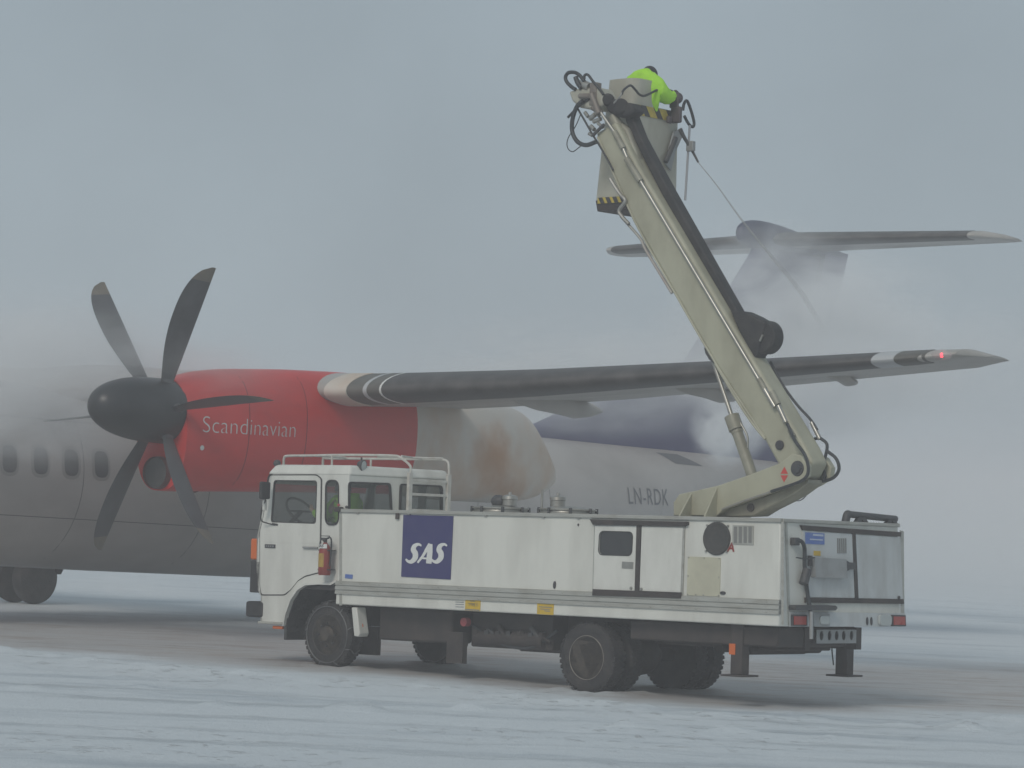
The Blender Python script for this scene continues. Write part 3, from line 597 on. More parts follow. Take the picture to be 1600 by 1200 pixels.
# ================================================================== DE-ICING TRUCK
def P2(q): return (q.x, q.z)
def truck():
    tk = thing('deicing_truck', 'white de-icing truck with long box body and raised cream boom, on the snowy apron', 'truck', MT)
    gz = lambda st: -math.sin(rad(1.209))*st
    # ---- body
    lean = .04
    body = MB().hexa([(0, 0, ZB), (L, 0, ZB), (L, W, ZB), (0, W, ZB)], [(lean*.3, lean, ZT), (L-lean, lean, ZT), (L-lean, W-lean, ZT), (lean*.3, W-lean, ZT)]).build('body', WHITE, tk, bevel=.015)
    Ls = lambda z: lean*(z-ZB)/(ZT-ZB)
    def SM(off=0.):      # matrix of the leaning near side, (st, z)
        k = lean/(ZT-ZB)
        return Matrix(((1, 0, 0, 0), (0, k, -1, -ZB*k-off), (0, 1, 0, 0), (0, 0, 0, 1)))
    def RM(off=0.):      # leaning rear face, (lat, z)
        k = lean/(ZT-ZB)
        return Matrix(((0, -k, 1, L+ZB*k+off), (1, 0, 0, 0), (0, 1, 0, 0), (0, 0, 0, 1)))
    def S(x, y):
        q = T(x, y, .02); q = T(x, y, Ls(q.z)); return (q.x, q.z)
    def R(x, y):
        q = TR(x, y, L-.02); q = TR(x, y, L-Ls(q.z)); return (q.y, q.z)
    def sp(name, pts, m, off=.004, t=.006, par=body, holes=(), bevel=0, rnd=0):
        lp = [S(*p) for p in pts]; lp = roundpoly(lp, rnd) if rnd else lp
        return plate(MB(), [lp]+[list(h) for h in holes], t, SM(off)).build(name, m, par, bevel=bevel, smooth=False)
    def rp(name, pts, m, off=.004, t=.006, par=body, rnd=0):
        lp = [R(*p) for p in pts]; lp = roundpoly(lp, rnd) if rnd else lp
        return plate(MB(), [lp], t, RM(off)).build(name, m, par, smooth=False)
    # roof lip and rail
    zr0, zr1 = S(531, 928)[1], S(531, 907)[1]
    rail = MB(); 
    for k in range(3):
        a = zr0+(zr1-zr0)*(k/3); b = a+(zr1-zr0)/3-.012
        rail.hexa([(0, -.016-.0, a), (L, -.016, a), (L, .06, a), (0, .06, a)], [(0, -.012, b), (L, -.012, b), (L, .06, b), (0, .06, b)])
    rail.box((0, -.004+.0, zr0+.004), (L+.0, .06, zr1-.004)); rv = rail; x = .1
    while x < L-.05:
        for z in (zr0+.02, zr1-.03): rv.cyl((x, -.012, z), (x, -.020, z), .008, n=8)
        x += .31
    rail.build('side_rail', ALU, body)
    zl = ZT+.001
    MB().box((.02, .015, ZT-.012), (L-.03, .06, ZT+.03)).box((.02, W-.06, ZT-.012), (L-.03, W-.015, ZT+.03)).box((L-.055, .06, ZT-.008), (L-.015, W-.06, ZT+.028)).build('roof_lip', ALU, body, bevel=.006)
    # logo panel
    lg = sp('logo_panel', ((631, 804.5), (709, 806.5), (704.5, 905.5), (627.5, 901)), BLUE, .006, .006)
    def uv(zx, zy): return S(370+zx/4, 690+zy/4)
    def stroke(pts, wds, k=10):
        P = smooth_path([(x, y, 0) for x, y in pts], k); n = len(P); le = []; ri = []
        for i, p in enumerate(P):
            t = (P[min(i+1, n-1)]-P[max(i-1, 0)]).normalized(); u = i/(n-1)*(len(wds)-1); a = int(min(u, len(wds)-2)); wd = wds[a]+(wds[a+1]-wds[a])*(u-a)
            nn = Vector((-t.y, t.x, 0))*wd/2; le.append(uv(*(p+nn).xy)); ri.append(uv(*(p-nn).xy))
        return le+ri[::-1]
    gl = MB()
    for dx in (0, 160):
        gl_p = stroke([(1158+dx, 652), (1140+dx, 642), (1116+dx, 652), (1108+dx, 676), (1120+dx, 700), (1118+dx, 728), (1096+dx, 750), (1074+dx, 748), (1060+dx, 734)], [10, 16, 26, 32, 34, 32, 26, 16, 9])
        plate(gl, [gl_p], .004, SM(.011))
    plate(gl, [stroke([(1212, 640), (1190, 676), (1166, 716), (1134, 757)], [22, 20, 15, 12])], .004, SM(.0112))
    plate(gl, [stroke([(1214, 640), (1211, 690), (1204, 762)], [26, 33, 34])], .004, SM(.0116))
    plate(gl, [stroke([(1150, 727), (1196, 731)], [11, 11])], .004, SM(.0108))
    gl.build('logo_lettering', LOGOW, lg, smooth=False)
    # stickers
    for pts, txt in ((((728, 932.5), (751.5, 933.5), (750.5, 955), (727, 953.5)), ('D.E.', 'TYPE 1')), (((840, 938), (866, 939.5), (865, 961), (839.5, 959.5)), None)):
        st_ = sp('yellow_sticker', pts, STICK, .004, .005)
        m_ = MB(); a = S(*pts[3]); d = (S(*pts[2])[1]-a[1])/(S(*pts[2])[0]-a[0]); wd = S(*pts[2])[0]-a[0]; hh = S(*pts[0])[1]-a[1]
        if txt:
            for t_, zz, ss in ((txt[0], .66, .045), (txt[1], .33, .048)):
                v, f = text_mesh(t_, ss, .001, off=.0008); ww = max(p.x for p in v); off = (wd-ww)/2
                m_.add([SM(.0085)@Vector((a[0]+off+p.x, a[1]+hh*zz+p.y, 0)) for p in v], f)
            plate(m_, [[(a[0]+.005, a[1]+.004), (a[0]+wd-.008, a[1]+.002), (a[0]+wd-.008, a[1]+.014), (a[0]+.005, a[1]+.016)]], .001, SM(.0085))
        else:
            for zz, l0, l1 in ((.78, .12, .8), (.52, .12, .9), (.36, .2, .8), (.24, .45, .8)):
                plate(m_, [[(a[0]+wd*l0, a[1]+hh*zz), (a[0]+wd*l1, a[1]+hh*zz-.004), (a[0]+wd*l1, a[1]+hh*zz+.004), (a[0]+wd*l0, a[1]+hh*zz+.008)]], .001, SM(.0085))
        m_.build('sticker_print', GREYI, st_, smooth=False)
    sp('notice_sticker', ((540, 897), (551.5, 898), (551, 904.5), (539.5, 903.5)), BSIGN)
    m_ = MB()
    for yy in (940, 943.5, 947.5): plate(m_, [[S(712, yy), S(725, yy+.6), S(725, yy+1.6), S(712, yy+1)]], .003, SM(.003))
    m_.build('small_print', GREYI, body, smooth=False)
    # side doors with dark frame
    fr = MB()
    plate(fr, [[S(925, 811.5), S(1077, 815.5), S(1077, 820), S(1071, 822.5), S(930, 820)]], .045, SM(.02))
    fr.build('door_header', DARK, body, smooth=False)
    sp('door_sill', ((929, 920.5), (1067, 926), (1066, 935), (928, 930.5)), DARK, .012, .045)
    sp('door_post', ((997, 821), (1003.5, 821.2), (1000.5, 924), (993.5, 923.5)), DARK, .012, .022)
    a, b = S(939, 830), S(988.5, 868); wh = rrect(a[0], b[1], b[0], a[1]-.003, .055)
    dl = sp('side_door', ((931.5, 821), (996, 822), (993, 923), (928.5, 920.5)), CABW, .008, .022, holes=[wh])
    plate(MB(), [wh], .006, SM(.006)).build('door_window', INKW, dl, smooth=False)
    plate(MB(), [rrect(a[0]-.008, b[1]-.008, b[0]+.008, a[1]+.005, .06), wh], .006, SM(.021)).build('window_gasket', BLACK, dl, smooth=False)
    sp('door_latch', ((974, 877.5), (991.5, 878.3), (991, 889), (973.5, 888)), STEEL, .021, .006, dl)
    dr = sp('side_door', ((1004.5, 822.5), (1068.5, 824.5), (1065, 925.5), (1001, 923)), CABW, .008, .022)
    for x, y, par in ((988, 919, dl), (1004, 920.5, dr)):
        c = S(x, y); MB().lathe(SM(.02)@Vector((c[0], c[1], 0)), (0, -1, 0), [(0, .018), (.012, .016), (.013, .004)], 12).build('door_knob', STEEL, par)
    m_ = MB()
    for x0, y0, x1, y1 in ((931, 816, 928, 932), (1070, 820, 1066.5, 936)):
        plate(m_, [[S(x0-1.2, y0), S(x0+1.2, y0), S(x1+1.2, y1), S(x1-1.2, y1)]], .016, SM(.009))
    m_.build('door_frame', ALU, body, smooth=False)
    # keyhole latch, hatch, louvre, beige panel
    for x, y, sx_, sz in ((867, 914, .018, .042), (1130, 926.5, .035, .018), (904, 820, .008, .014)):
        c = S(x, y); plate(MB(), [ell(c[0], c[1], sx_, sz)], .012, SM(.006)).build('lock_cover', INK, body, smooth=False)
    c = S(1121, 841.5); e = S(1141, 841.5)
    hh = MB().lathe(SM(.002)@Vector((c[0], c[1], 0)), (0, -1, 0), [(0, .178), (.02, .178), (.032, .165), (.026, .15), (.026, .001)], 40).build('round_hatch', HATCH, body)
    m_ = MB()
    for k in range(4):
        t = rad(45+90*k); m_.cyl(SM(.002)@Vector((c[0]+.195*math.cos(t), c[1]+.195*math.sin(t), 0)), SM(.02)@Vector((c[0]+.195*math.cos(t), c[1]+.195*math.sin(t), 0)), .012, n=8)
    m_.build('hatch_bolt', STEEL, hh)
    v, f = text_mesh('A', .135, .002, off=.004, shear=.15); q = S(1136.5, 861.5)
    MB().add([SM(.003)@Vector((q[0]+p.x, q[1]+p.y, p.z)) for p in v], f).build('red_lettering', RED, body, smooth=False)
    v, f = text_mesh('R', .09, .002, off=.004, shear=.15); q = S(1128, 861)
    q = None
    lv = sp('louvre', ((1145.5, 820.5), (1178, 821.5), (1177.5, 851.5), (1145, 850.5)), ALU, .005, .008)
    m_ = MB()
    for k in range(4):
        x = 1147.8+k*7.6; plate(m_, [[S(x, 822.8), S(x+4.6, 823), S(x+4.4, 848.5), S(x-.2, 848.3)]], .003, SM(.011))
    m_.build('louvre_slot', SLOT, lv, smooth=False)
    bp = sp('service_cover', ((1075.5, 869.5), (1126.5, 871.5), (1125, 932), (1073.5, 930)), BEIGE, .004, .008)
    m_ = MB()
    for x, y in ((1077, 871), (1101, 872), (1124.5, 873), (1076, 900), (1124, 902), (1075.5, 928.5), (1100, 929.5), (1123.5, 930.5), (1088, 929)):
        c = S(x, y); m_.cyl(SM(.008)@Vector((c[0], c[1], 0)), SM(.014)@Vector((c[0], c[1], 0)), .007, n=8)
    m_.build('cover_screw', STEEL, bp)
    # panel joints on long side: thin raised strips
    m_ = MB()
    for x in (531.5, 1222):
        plate(m_, [[S(x-1, 800 if x < 900 else 815), S(x+3, 800 if x < 900 else 815), S(x+3, 946 if x < 900 else 976), S(x-1, 946 if x < 900 else 976)]], .004, SM(.002))
    m_.build('corner_strip', ALU, body, smooth=False)
    c = S(622, 806); MB().box((c[0]-.02, -.03+lean, c[1]-.04), (c[0]+.03, .03, c[1]+.03)).build('hinge', DARK, body, bevel=.004)
    for x in (560, 640, 760, 850, 905):
        c = S(x, 800.5+(x-531)*.0216); MB().box((c[0]-.02, .012, c[1]-.012), (c[0]+.02, .05, c[1]+.004)).build('edge_clip', STEEL, body, bevel=.003)
    # ---- rear face
    rp('rear_header', ((1249, 820.5), (1406, 831.5), (1405, 838.5), (1252, 828)), DARK, .012, .022)
    rp('rear_sill', ((1256.5, 933.5), (1409, 936), (1410, 943.5), (1257, 941.5)), DARK, .012, .024)
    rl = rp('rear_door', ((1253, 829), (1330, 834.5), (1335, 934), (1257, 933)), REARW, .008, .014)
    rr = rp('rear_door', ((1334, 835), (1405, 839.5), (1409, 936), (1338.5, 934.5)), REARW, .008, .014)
    rp('rear_door_post', ((1329.5, 829), (1334, 829), (1339, 941), (1334, 941)), DARK, .014, .02)
    rp('corner_trim', ((1405.5, 829), (1411, 830), (1412, 978), (1407, 978)), ALU, .006, .01)
    rp('corner_trim', ((1226, 816), (1229, 816), (1234, 976), (1231, 976)), ALU, .006, .008)
    rp('blue_sign', ((1256, 831.5), (1286, 833.5), (1286, 851), (1256.5, 849.5)), BSIGN, .017, .004, rl)
    m_ = MB()
    for y0, y1, x0, x1 in ((834, 837, 1268, 1284), (841.5, 843.5, 1263, 1283)):
        lp = [R(x0, y0), R(x1, y0+1.2), R(x1, y1+1.2), R(x0, y1)]; plate(m_, [lp], .002, RM(.0205))
    m_.build('sign_print', SIGNW, rl, smooth=False)
    rp('orange_sticker', ((1269.5, 860.5), (1280, 861), (1280, 868.5), (1269.5, 868)), STICK, .017, .004, rl)
    m_ = MB()
    for k in range(5):
        x = 1306+k*3.1; plate(m_, [[R(x, 841), R(x+1.7, 841.1), R(x+2, 864.5), R(x+.3, 864.3)]], .006, RM(.017))
    m_.build('rear_louvre', SLOT, rl, smooth=False)
    # grey junction box
    a = [R(x, y) for x, y in ((1263, 870), (1313, 873.5), (1315, 903.5), (1265, 902))]
    jb = plate(MB(), [a], .07, RM(.045)).build('junction_box', GREYB, rl, bevel=.006, smooth=False)
    a = [R(x, y) for x, y in ((1313, 874), (1320, 878.5), (1329.5, 879), (1329.5, 889.5), (1320, 889.5), (1315, 893))]
    plate(MB(), [a], .05, RM(.04)).build('box_connector', DARKG, jb, bevel=.004, smooth=False)
    rp('box_bracket', ((1260, 868), (1263, 868), (1263, 884), (1260, 884)), DARKG, .03, .05, jb)
    for x, y in ((1260, 931.5), (1402, 933.5)):
        c = R(x, y); MB().ball(RM(.02)@Vector((c[0], c[1], 0)), .02, 8).build('door_latch', DARKG, rl if x < 1300 else rr)
    # hose tray, cable, lights, bumper
    rp('hose_tray', ((1231, 945), (1294, 945.5), (1297, 949), (1294, 953.5), (1231, 953)), DARKG, .05, .10, rnd=.03)
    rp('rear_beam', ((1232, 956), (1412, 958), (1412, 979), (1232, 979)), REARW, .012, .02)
    for pts, m in ((((1233, 960), (1256, 960.5), (1256, 977.5), (1233, 977.5)), REDL), (((1389, 960.5), (1410, 961), (1410.5, 978), (1389, 978)), REDL)):
        q = rp('tail_light', pts, DARKG, .03, .03); cx = [((p[0]-pts[0][0])*.8+pts[0][0]+2, (p[1]-960)*.75+962.5) for p in pts]; rp('light_lens', cx, m, .05, .012, q)
    rp('lamp_bracket', ((1266, 958), (1291, 959), (1291, 979.5), (1267, 979)), GREYB, .03, .03)
    rp('work_lamp', ((1275, 962), (1289, 962), (1289, 975), (1275, 975)), CLEARL, .05, .02, rnd=.03)
    rp('reverse_lamp', ((1369, 960), (1387, 961), (1387, 977), (1369, 977)), CLEARL, .04, .03, rnd=.04)
    m_ = MB()
    for x in (1352, 1358.5):
        c = R(x, 970.5); plate(m_, [ell(c[0], c[1], .022, .045)], .004, RM(.026))
    m_.build('beam_hole', INK, body, smooth=False)
    def RV(x, y, o=.05): q = R(x, y); return RM(o)@Vector((q[0], q[1], 0))
    MB().tube([RV(1237, 844, .04), RV(1243, 846, .08), RV(1250, 858, .06), RV(1251, 880, .05), RV(1252, 905, .06), RV(1255, 930, .06), RV(1256, 960, .09), RV(1256, 995, .10)], .022, 8).build('power_cable', HOSE, body)
    MB().box(RV(1234, 852, 0)-Vector((0, 0, 0)), RV(1242, 840, .07)).build('cable_socket', DARKG, body, bevel=.01)
    MB().cyl(RV(1247, 912, .07), RV(1253, 890, .07), .05, n=14).build('cable_plug', DARKG, body)
    MB().cyl(RV(1255.5, 955, .1), RV(1255.5, 998, .1), .022, n=10).build('cable_end', GREYB, body)
    MB().tube([RV(1413, 935, -.05), RV(1416, 945, -.05), RV(1414, 960, -.03)], .008, 6).box(RV(1414, 940, -.08), RV(1418, 932, -.04)).build('far_latch', DARKG, body)
    MB().tube([RV(1262, 871, .09), RV(1250, 873, .08), RV(1238, 871, .05)], .008, 6).build('thin_cable', HOSE, body)
    # ---- roof fittings
    def lid(cx, cy, kx, lat, extra):
        c = T(cx, cy, lat); z = ZT; o = Vector((c.x, lat, z))
        q = MB().lathe(o, (0, 0, 1), [(0, .30), (.03, .30), (.035, .335), (.05, .335), (.055, .315), (.075, .31), (.08, .335), (.095, .335), (.10, .29), (.12, .12), (.125, .01)], 40).build('tank_lid', STEEL, body)
        for k in range(8):
            a = 2*math.pi*k/8; p = o+Vector((.335*math.cos(a), .335*math.sin(a), .04)); MB().box(p-Vector((.015, .015, .02)), p+Vector((.015, .015, .065))).build('lid_clamp', DARKG, q, bevel=.005)
        p = o+Vector((kx, 0, .12)); MB().lathe(p, (0, 0, 1), [(0, .085), (.07, .085), (.075, .095), (.11, .09), (.125, .05), (.13, .02), (.16, .018)], 24).build('vent_cap', STEEL, q)
        if extra: MB().ball(o+Vector((-.02, -.02, .17)), .075, 12, (1.3, 1, 1)).build('valve_knob', DARKG, q)
        return q
    lid(782, 797, .14, .9, True); lid(887, 799, -.15, .9, False)
    p = T(846.5, 799, .75); q = T(846.5, 765, .75); MB().cyl((p.x, .75, ZT), (p.x, .75, q.z), .014, n=10).box((p.x-.05, .7, ZT), (p.x+.05, .8, ZT+.015)).build('roof_post', STEEL, body)
    # hose tube on the roof rear
    a, b = TR(1326, 803.5, L-.12), TR(1399, 811, L-.12)
    tb = MB().tube([a, b], .038, 14, smooth=False).build('hose_tube', DARKG, body)
    MB().tube([a, a+Vector((0, -.03, -.01)), a+Vector((0, -.06, -.10)), a+Vector((0, -.06, -.16))], .045, 12).build('tube_elbow', DARKG, tb)
    for t in (.22, .86):
        c = a.lerp(b, t); MB().prism([(c.x, c.y-.05, c.z-.02), (c.x, c.y+.05, c.z-.02), (c.x, c.y+.11, ZT+.03), (c.x, c.y+.07, ZT+.0), (c.x, c.y, ZT+.06), (c.x, c.y-.07, ZT+.0), (c.x, c.y-.11, ZT+.03)], (.05, 0, 0)).build('tube_clamp', DARKG, tb)
    # ---- chassis, tanks, guards
    ch = MB().box((-1.6, .62, .50), (L-.1, .72, .74)).box((-1.6, 1.58, .50), (L-.1, 1.68, .74))
    for x in (-1.5, -.6, .3, 1.2, 2.2, 3.2, 4.2, 5.2, L-.25): ch.box((x, .72, .55), (x+.08, 1.58, .7))
    ch.build('chassis_frame', DARK, tk)
    x0, x1 = T(596, 985, .3).x, T(700, 990, .3).x
    MB().box((x0, .25, .36), (x1+.1, .62, .74)).build('side_tank', DARK, tk, bevel=.03)
    MB().box((T(705, 1010, .3).x, .22, .14), (T(730, 1010, .3).x, .30, .5)).build('mud_flap', DARK, tk)
    MB().box((T(560, 1010, .55).x, .5, .16), (T(594, 1010, .55).x, .56, .5)).build('mud_flap', DARK, tk)
    a = T(740, 1000, .4).x; b = T(868, 1000, .4).x
    MB().box((a, .35, .34), (b, 1.9, .74)).box((a+.35, .8, .30), (b-.1, 1.5, .4)).build('pump_unit', DARK, tk, bevel=.02)
    MB().cyl((a+.1, .36, .45), (b-.1, .36, .45), .1, n=16).build('air_tank', DARK, tk)
    MB().cyl((T(724, 972, .2).x, .28, T(724, 972, .2).z), (T(724, 972, .2).x, .2, T(724, 972, .2).z), .05, n=16).build('red_valve_cap', REDV, tk)
    MB().box((4.35, .15, .53), (L-.12, 1.42, .74)).box((4.35, .6, .48), (L-.30, 1.4, .54)).box((4.35, 1.4, .56), (5.3, 2.05, .74)).build('rear_subframe', DARK, tk, bevel=.02)
    MB().cyl((L-.95, .5, .47), (L-.95, 1.8, .47), .06, n=14).cyl((L-.75, .5, .48), (L-.75, 1.8, .48), .05, n=14).cyl((L-1.15, .5, .48), (L-1.15, 1.8, .48), .05, n=14).build('hydraulic_line_guard', DARK, tk)
    for k in range(7):
        x = T(745+k*17, 1000, .3).x; MB().cyl((x, .30, .50+.05*(k % 3)), (x+.12, .30, .44+.04*(k % 2)), .018+.008*(k % 3), n=8).box((x-.03, .27, .46), (x+.03, .33, .54)).build('pipe_valve', DARKG if k % 2 else DARK, tk)
    MB().tube([(T(735, 990, .3).x, .31, .60), (T(780, 1005, .3).x, .30, .40), (T(830, 1008, .3).x, .30, .37), (T(870, 1000, .3).x, .31, .58)], .018, 8).build('brake_hose', HOSE, tk)
    # ---- wheels
    TW = .22; RW = .392
    def wheel(st, lat0, inward, rear, chains=False):
        z = gz(st)+RW*.985; o = Vector((st, lat0, z)); d = Vector((0, 1, 0))
        k = [(0, .245), (.006, .30), (.0, .345), (.012, .372), (.03, .384), (.05, .39), (TW-.05, .39), (TW-.03, .384), (TW-.012, .372), (TW, .345), (TW-.006, .30), (TW, .245)]
        t = MB().lathe(o, d, k, 56)
        for j in range(40):
            a = 2*math.pi*j/40; R_ = Matrix.Rotation(a, 3, 'Y'); 
            for (y0, y1, tw) in ((.012, .07, .25), (.08, .14, -.2), (.15, .208, .25)):
                c = Vector((0, (y0+y1)/2, .388)); q = MB().box(c-Vector((.02, (y1-y0)/2, .010)), c+Vector((.02, (y1-y0)/2, .008)), Matrix.Rotation(tw, 3, 'Z'))
                t.add([o+R_@p for p in q.v], q.f)
        t = t.build('wheel', TYRE, tk)
        s_ = -1 if inward else 1; y0 = 0 if not inward else TW
        f = lambda y: y if not inward else TW-y
        pr = [(f(.0), .235), (f(.008), .25), (f(.012), .246), (f(.03), .215), (f(.10 if rear else .04), .20), (f(.115 if rear else .03), .17), (f(.10 if rear else .0), .10), (f(.03 if rear else -.03), .085), (f(.02 if rear else -.05), .07), (f(.015 if rear else -.055), .005)]
        r = MB().lathe(o, d, pr, 36).build('rim', RIMM, t)
        MB().tube([o+Vector((.243*math.cos(2*math.pi*i/40), f(.006), .243*math.sin(2*math.pi*i/40))) for i in range(41)], .008, 6, 1).build('rim_flange', FLANGE if rear else RIMM, r)
        m_ = MB()
        for j in range(8):
            a = 2*math.pi*j/8; yb = f(.10 if rear else .02); ye = f(.075 if rear else -.02); m_.cyl(o+Vector((.135*math.cos(a), yb, .135*math.sin(a))), o+Vector((.135*math.cos(a), ye, .135*math.sin(a))), .012, n=6)
        m_.build('wheel_nut', DARKG, r)
        if chains:
            m_ = MB()
            for j in range(9):
                a = 2*math.pi*j/9+.2; pts = []
                for i in range(9):
                    u = i/8; y = -.012+(TW+.024)*u; rr_ = .405-.06*abs(2*u-1)**4; aa = a+.06*math.sin(u*9); pts.append(o+Vector((rr_*math.cos(aa), y, rr_*math.sin(aa))))
                m_.tube(pts, .007, 6, 2)
            for yy in (-.008, TW+.008): m_.tube([o+Vector((.335*math.cos(2*math.pi*i/36), yy, .335*math.sin(2*math.pi*i/36))) for i in range(37)], .007, 6, 1)
            m_.build('snow_chain', CHAIN, t)
        return t
    wheel(-.20, .09, False, False, True); wheel(-.20, W-.09-TW, True, False, True)
    wheel(3.80, .08, False, True); wheel(3.80, .40, False, True); wheel(3.80, 1.58, True, True); wheel(3.80, 1.89, True, True)
    MB().cyl((-.2, .2, .40), (-.2, W-.2, .40), .06, n=12).build('front_axle', DARK, tk)
    MB().lathe((3.8, .2, .33), (0, 1, 0), [(0, .08), (.55, .08), (.66, .14), (.75, .21), (.85, .23), (.95, .21), (1.05, .14), (1.15, .08), (1.7, .08)], 16).build('rear_axle', DARK, tk)
    # ---- outriggers
    for lat, x, nm in ((.12, 1150, 0), (1.72, 1314, 1)):
        st = T(x, 1030, lat).x
        zt_ = T(x, 985, lat).z; zf = T(x, 1053.5, lat+.1).z
        q = MB().box((st-.075, lat, zf), (st+.075, lat+.14, zt_+.1)).build('outrigger_leg', DARK, tk, bevel=.01)
        MB().box((st-.15, lat-.07, zf-.02), (st+.15, lat+.21, zf)).build('outrigger_foot', DARK, q, bevel=.004)
        if nm == 0: MB().box((st-.09, lat-.008, T(x, 1023, lat).z), (st-.01, lat-.002, T(x, 1006, lat).z)).build('outrigger_reflector', ORANGE, q)
        else: MB().tube([(st-.09, lat-.01, zf+.1), (st-.11, lat-.02, zf+.3), (st-.08, lat-.01, zf+.45)], .008, 6).build('outrigger_hose', HOSE, q)
    st = L-.06; a = pick(MTI, 1276, 981, 0, st); b = pick(MTI, 1337, 1005, 0, st)
    hl = [ell(a.y+(b.y-a.y)*k, (a.z+b.z)/2, .036, .052) for k in (.32, .5, .68)]+[ell(a.y+(b.y-a.y)*.12, (a.z+b.z)/2, .036, .052), ell(a.y+(b.y-a.y)*.88, (a.z+b.z)/2, .036, .052)]
    plate(MB(), [[(a.y, b.z), (b.y, b.z), (b.y+.0, a.z-.02), (a.y+.0, a.z-.02)]]+hl, .012, BACK(st)).build('perforated_bracket', GREYB, tk, smooth=False)
    MB().box((L-.30, a.y+.01, b.z+.01), (L-.085, b.y-.01, a.z-.03)).build('outrigger_beam', DARK, tk)
    # ---- cab
    CL = .07; CR = CL+1.80
    C = lambda zx, zy, lat=CL: P2(T(370+zx/4, 690+zy/4, lat))
    stR = T(545.5, 760, CL).x
    outline = [C(218, 196), C(690, 196), (stR, C(690, 196)[1]), (stR, C(640, 1000)[1]), C(630, 878), C(600, 896), C(520, 890), C(440, 893), C(390, 925), C(350, 985), C(315, 1080), C(300, 1150), C(150, 1132), C(150, 965), C(130, 925), C(123, 780), C(125, 600), C(152, 480), C(200, 262)]
    outline[3] = (stR, C(630, 878)[1])
    dwin = roundpoly([C(236, 240), C(508, 243), C(500, 515), C(216, 505)], .045)
    qwin = roundpoly([C(557, 238), C(640, 238), C(640, 524), C(553, 524)], .11, 6)
    cab = plate(MB(), [outline, dwin, qwin], .02, SIDE(CL+.01)).build('cab', CABW, tk, smooth=False)
    plate(MB(), [outline, dwin, qwin], .02, SIDE(CR-.01)).build('cab_far_side', CABW, cab, smooth=False)
    # door skin proud of the side
    door = [C(212, 212), C(500, 212), C(528, 235), C(522, 640), C(520, 815), C(430, 838), C(385, 868), C(340, 925), C(300, 955), C(160, 955), C(150, 900), C(150, 560), C(170, 480)]
    dr_ = plate(MB(), [roundpoly(door, .03), dwin], .012, SIDE(CL-.008)).build('cab_door', CABW, cab, smooth=False, bevel=.003)
    m_ = MB(); plate(m_, [roundpoly([C(205, 205), C(502, 205), C(535, 232), C(528, 640), C(526, 820), C(428, 845), C(380, 874), C(335, 932), C(300, 962), C(152, 962), C(143, 900), C(143, 560), C(163, 480)], .03), roundpoly(door, .03)], .003, SIDE(CL-.002)); m_.build('door_seam', BLACK, cab, smooth=False)
    for wn_, nm, par, lt in ((dwin, 'door_glass', dr_, CL), (qwin, 'quarter_glass', cab, CL+.008)):
        plate(MB(), [wn_], .003, SIDE(lt)).build(nm, GLASS, par, smooth=False)
        cx = sum(p[0] for p in wn_)/len(wn_); cz = sum(p[1] for p in wn_)/len(wn_)
        k = .955 if nm == 'door_glass' else .93
        plate(MB(), [wn_, [(cx+(p[0]-cx)*k, cz+(p[1]-cz)*k) for p in wn_]], .02, SIDE(CL-.004)).build('window_gasket', BLACK, par, smooth=False)
        plate(MB(), [wn_], .003, SIDE(CR-.01)).build('far_side_glass', GLASS, cab, smooth=False)
    m_ = MB(); a, b = C(170, 627), C(522, 636); m_.box((a[0], CL-.017, b[1]-.004), (b[0], CL-.010, b[1]+.004)); m_.build('door_crease', CABW, dr_)
    a, b = C(425, 655), C(516, 670); MB().box((a[0], CL-.045, b[1]), (b[0], CL-.02, a[1])).build('door_handle', GREYB, dr_, bevel=.006)
    a, b = C(182, 641), C(247, 667); bd = MB().box((a[0], CL-.022, b[1]), (b[0], CL-.014, a[1])).build('model_badge', INK, dr_, bevel=.003)
    m_ = MB()
    for k in range(4): u = a[0]+(b[0]-a[0])*(.12+.21*k); m_.box((u, CL-.024, b[1]+.012), (u+.018, CL-.0222, a[1]-.012))
    m_.build('badge_print', GREYB, bd)
    # roof
    zd, zt2 = T(500, 742, CL).z, T(500, 726.5, CL+.1).z
    sf = T(420, 740, CL).x
    MB().hexa([(sf-.02, CL-.02, zd), (stR+.02, CL-.02, zd), (stR+.02, CR+.02, zd), (sf-.02, CR+.02, zd)], [(sf+.06, CL+.05, zt2), (stR-.04, CL+.05, zt2), (stR-.04, CR-.05, zt2), (sf+.06, CR-.05, zt2)]).build('cab_roof', CABW, cab, bevel=.035, seg=4)
    # rear wall with two windows
    RWp = lambda x, y: (lambda q: (q.y, q.z))(TR(x, y, stR))
    zlow = .95
    wl1 = roundpoly([RWp(545.5, 754), RWp(609, 756), RWp(612, 812), RWp(545.5, 812)], .05); wl2 = roundpoly([RWp(626, 757), RWp(690, 760), RWp(690, 814), RWp(624, 814)], .05)
    plate(MB(), [[(CL+.01, zlow), (CR-.01, zlow), (CR-.01, zd), (CL+.01, zd)], wl1, wl2], .02, BACK(stR-.012)).build('cab_rear_wall', CABW, cab, smooth=False)
    for wl_ in (wl1, wl2):
        plate(MB(), [wl_], .003, BACK(stR-.012)).build('rear_glass', GLASS, cab, smooth=False)
        cx = sum(p[0] for p in wl_)/len(wl_); cz = sum(p[1] for p in wl_)/len(wl_)
        plate(MB(), [[(cx+(p[0]-cx)*1.05, cz+(p[1]-cz)*1.05) for p in wl_], [(cx+(p[0]-cx)*.95, cz+(p[1]-cz)*.95) for p in wl_]], .012, BACK(stR+.002)).build('window_gasket', BLACK, cab, smooth=False)
    # front: lower panel, windscreen
    p_ = [C(218, 196), C(200, 262), C(152, 480), C(125, 600), C(123, 780), C(130, 925), C(150, 965), C(150, 1132)]
    fp = MB()
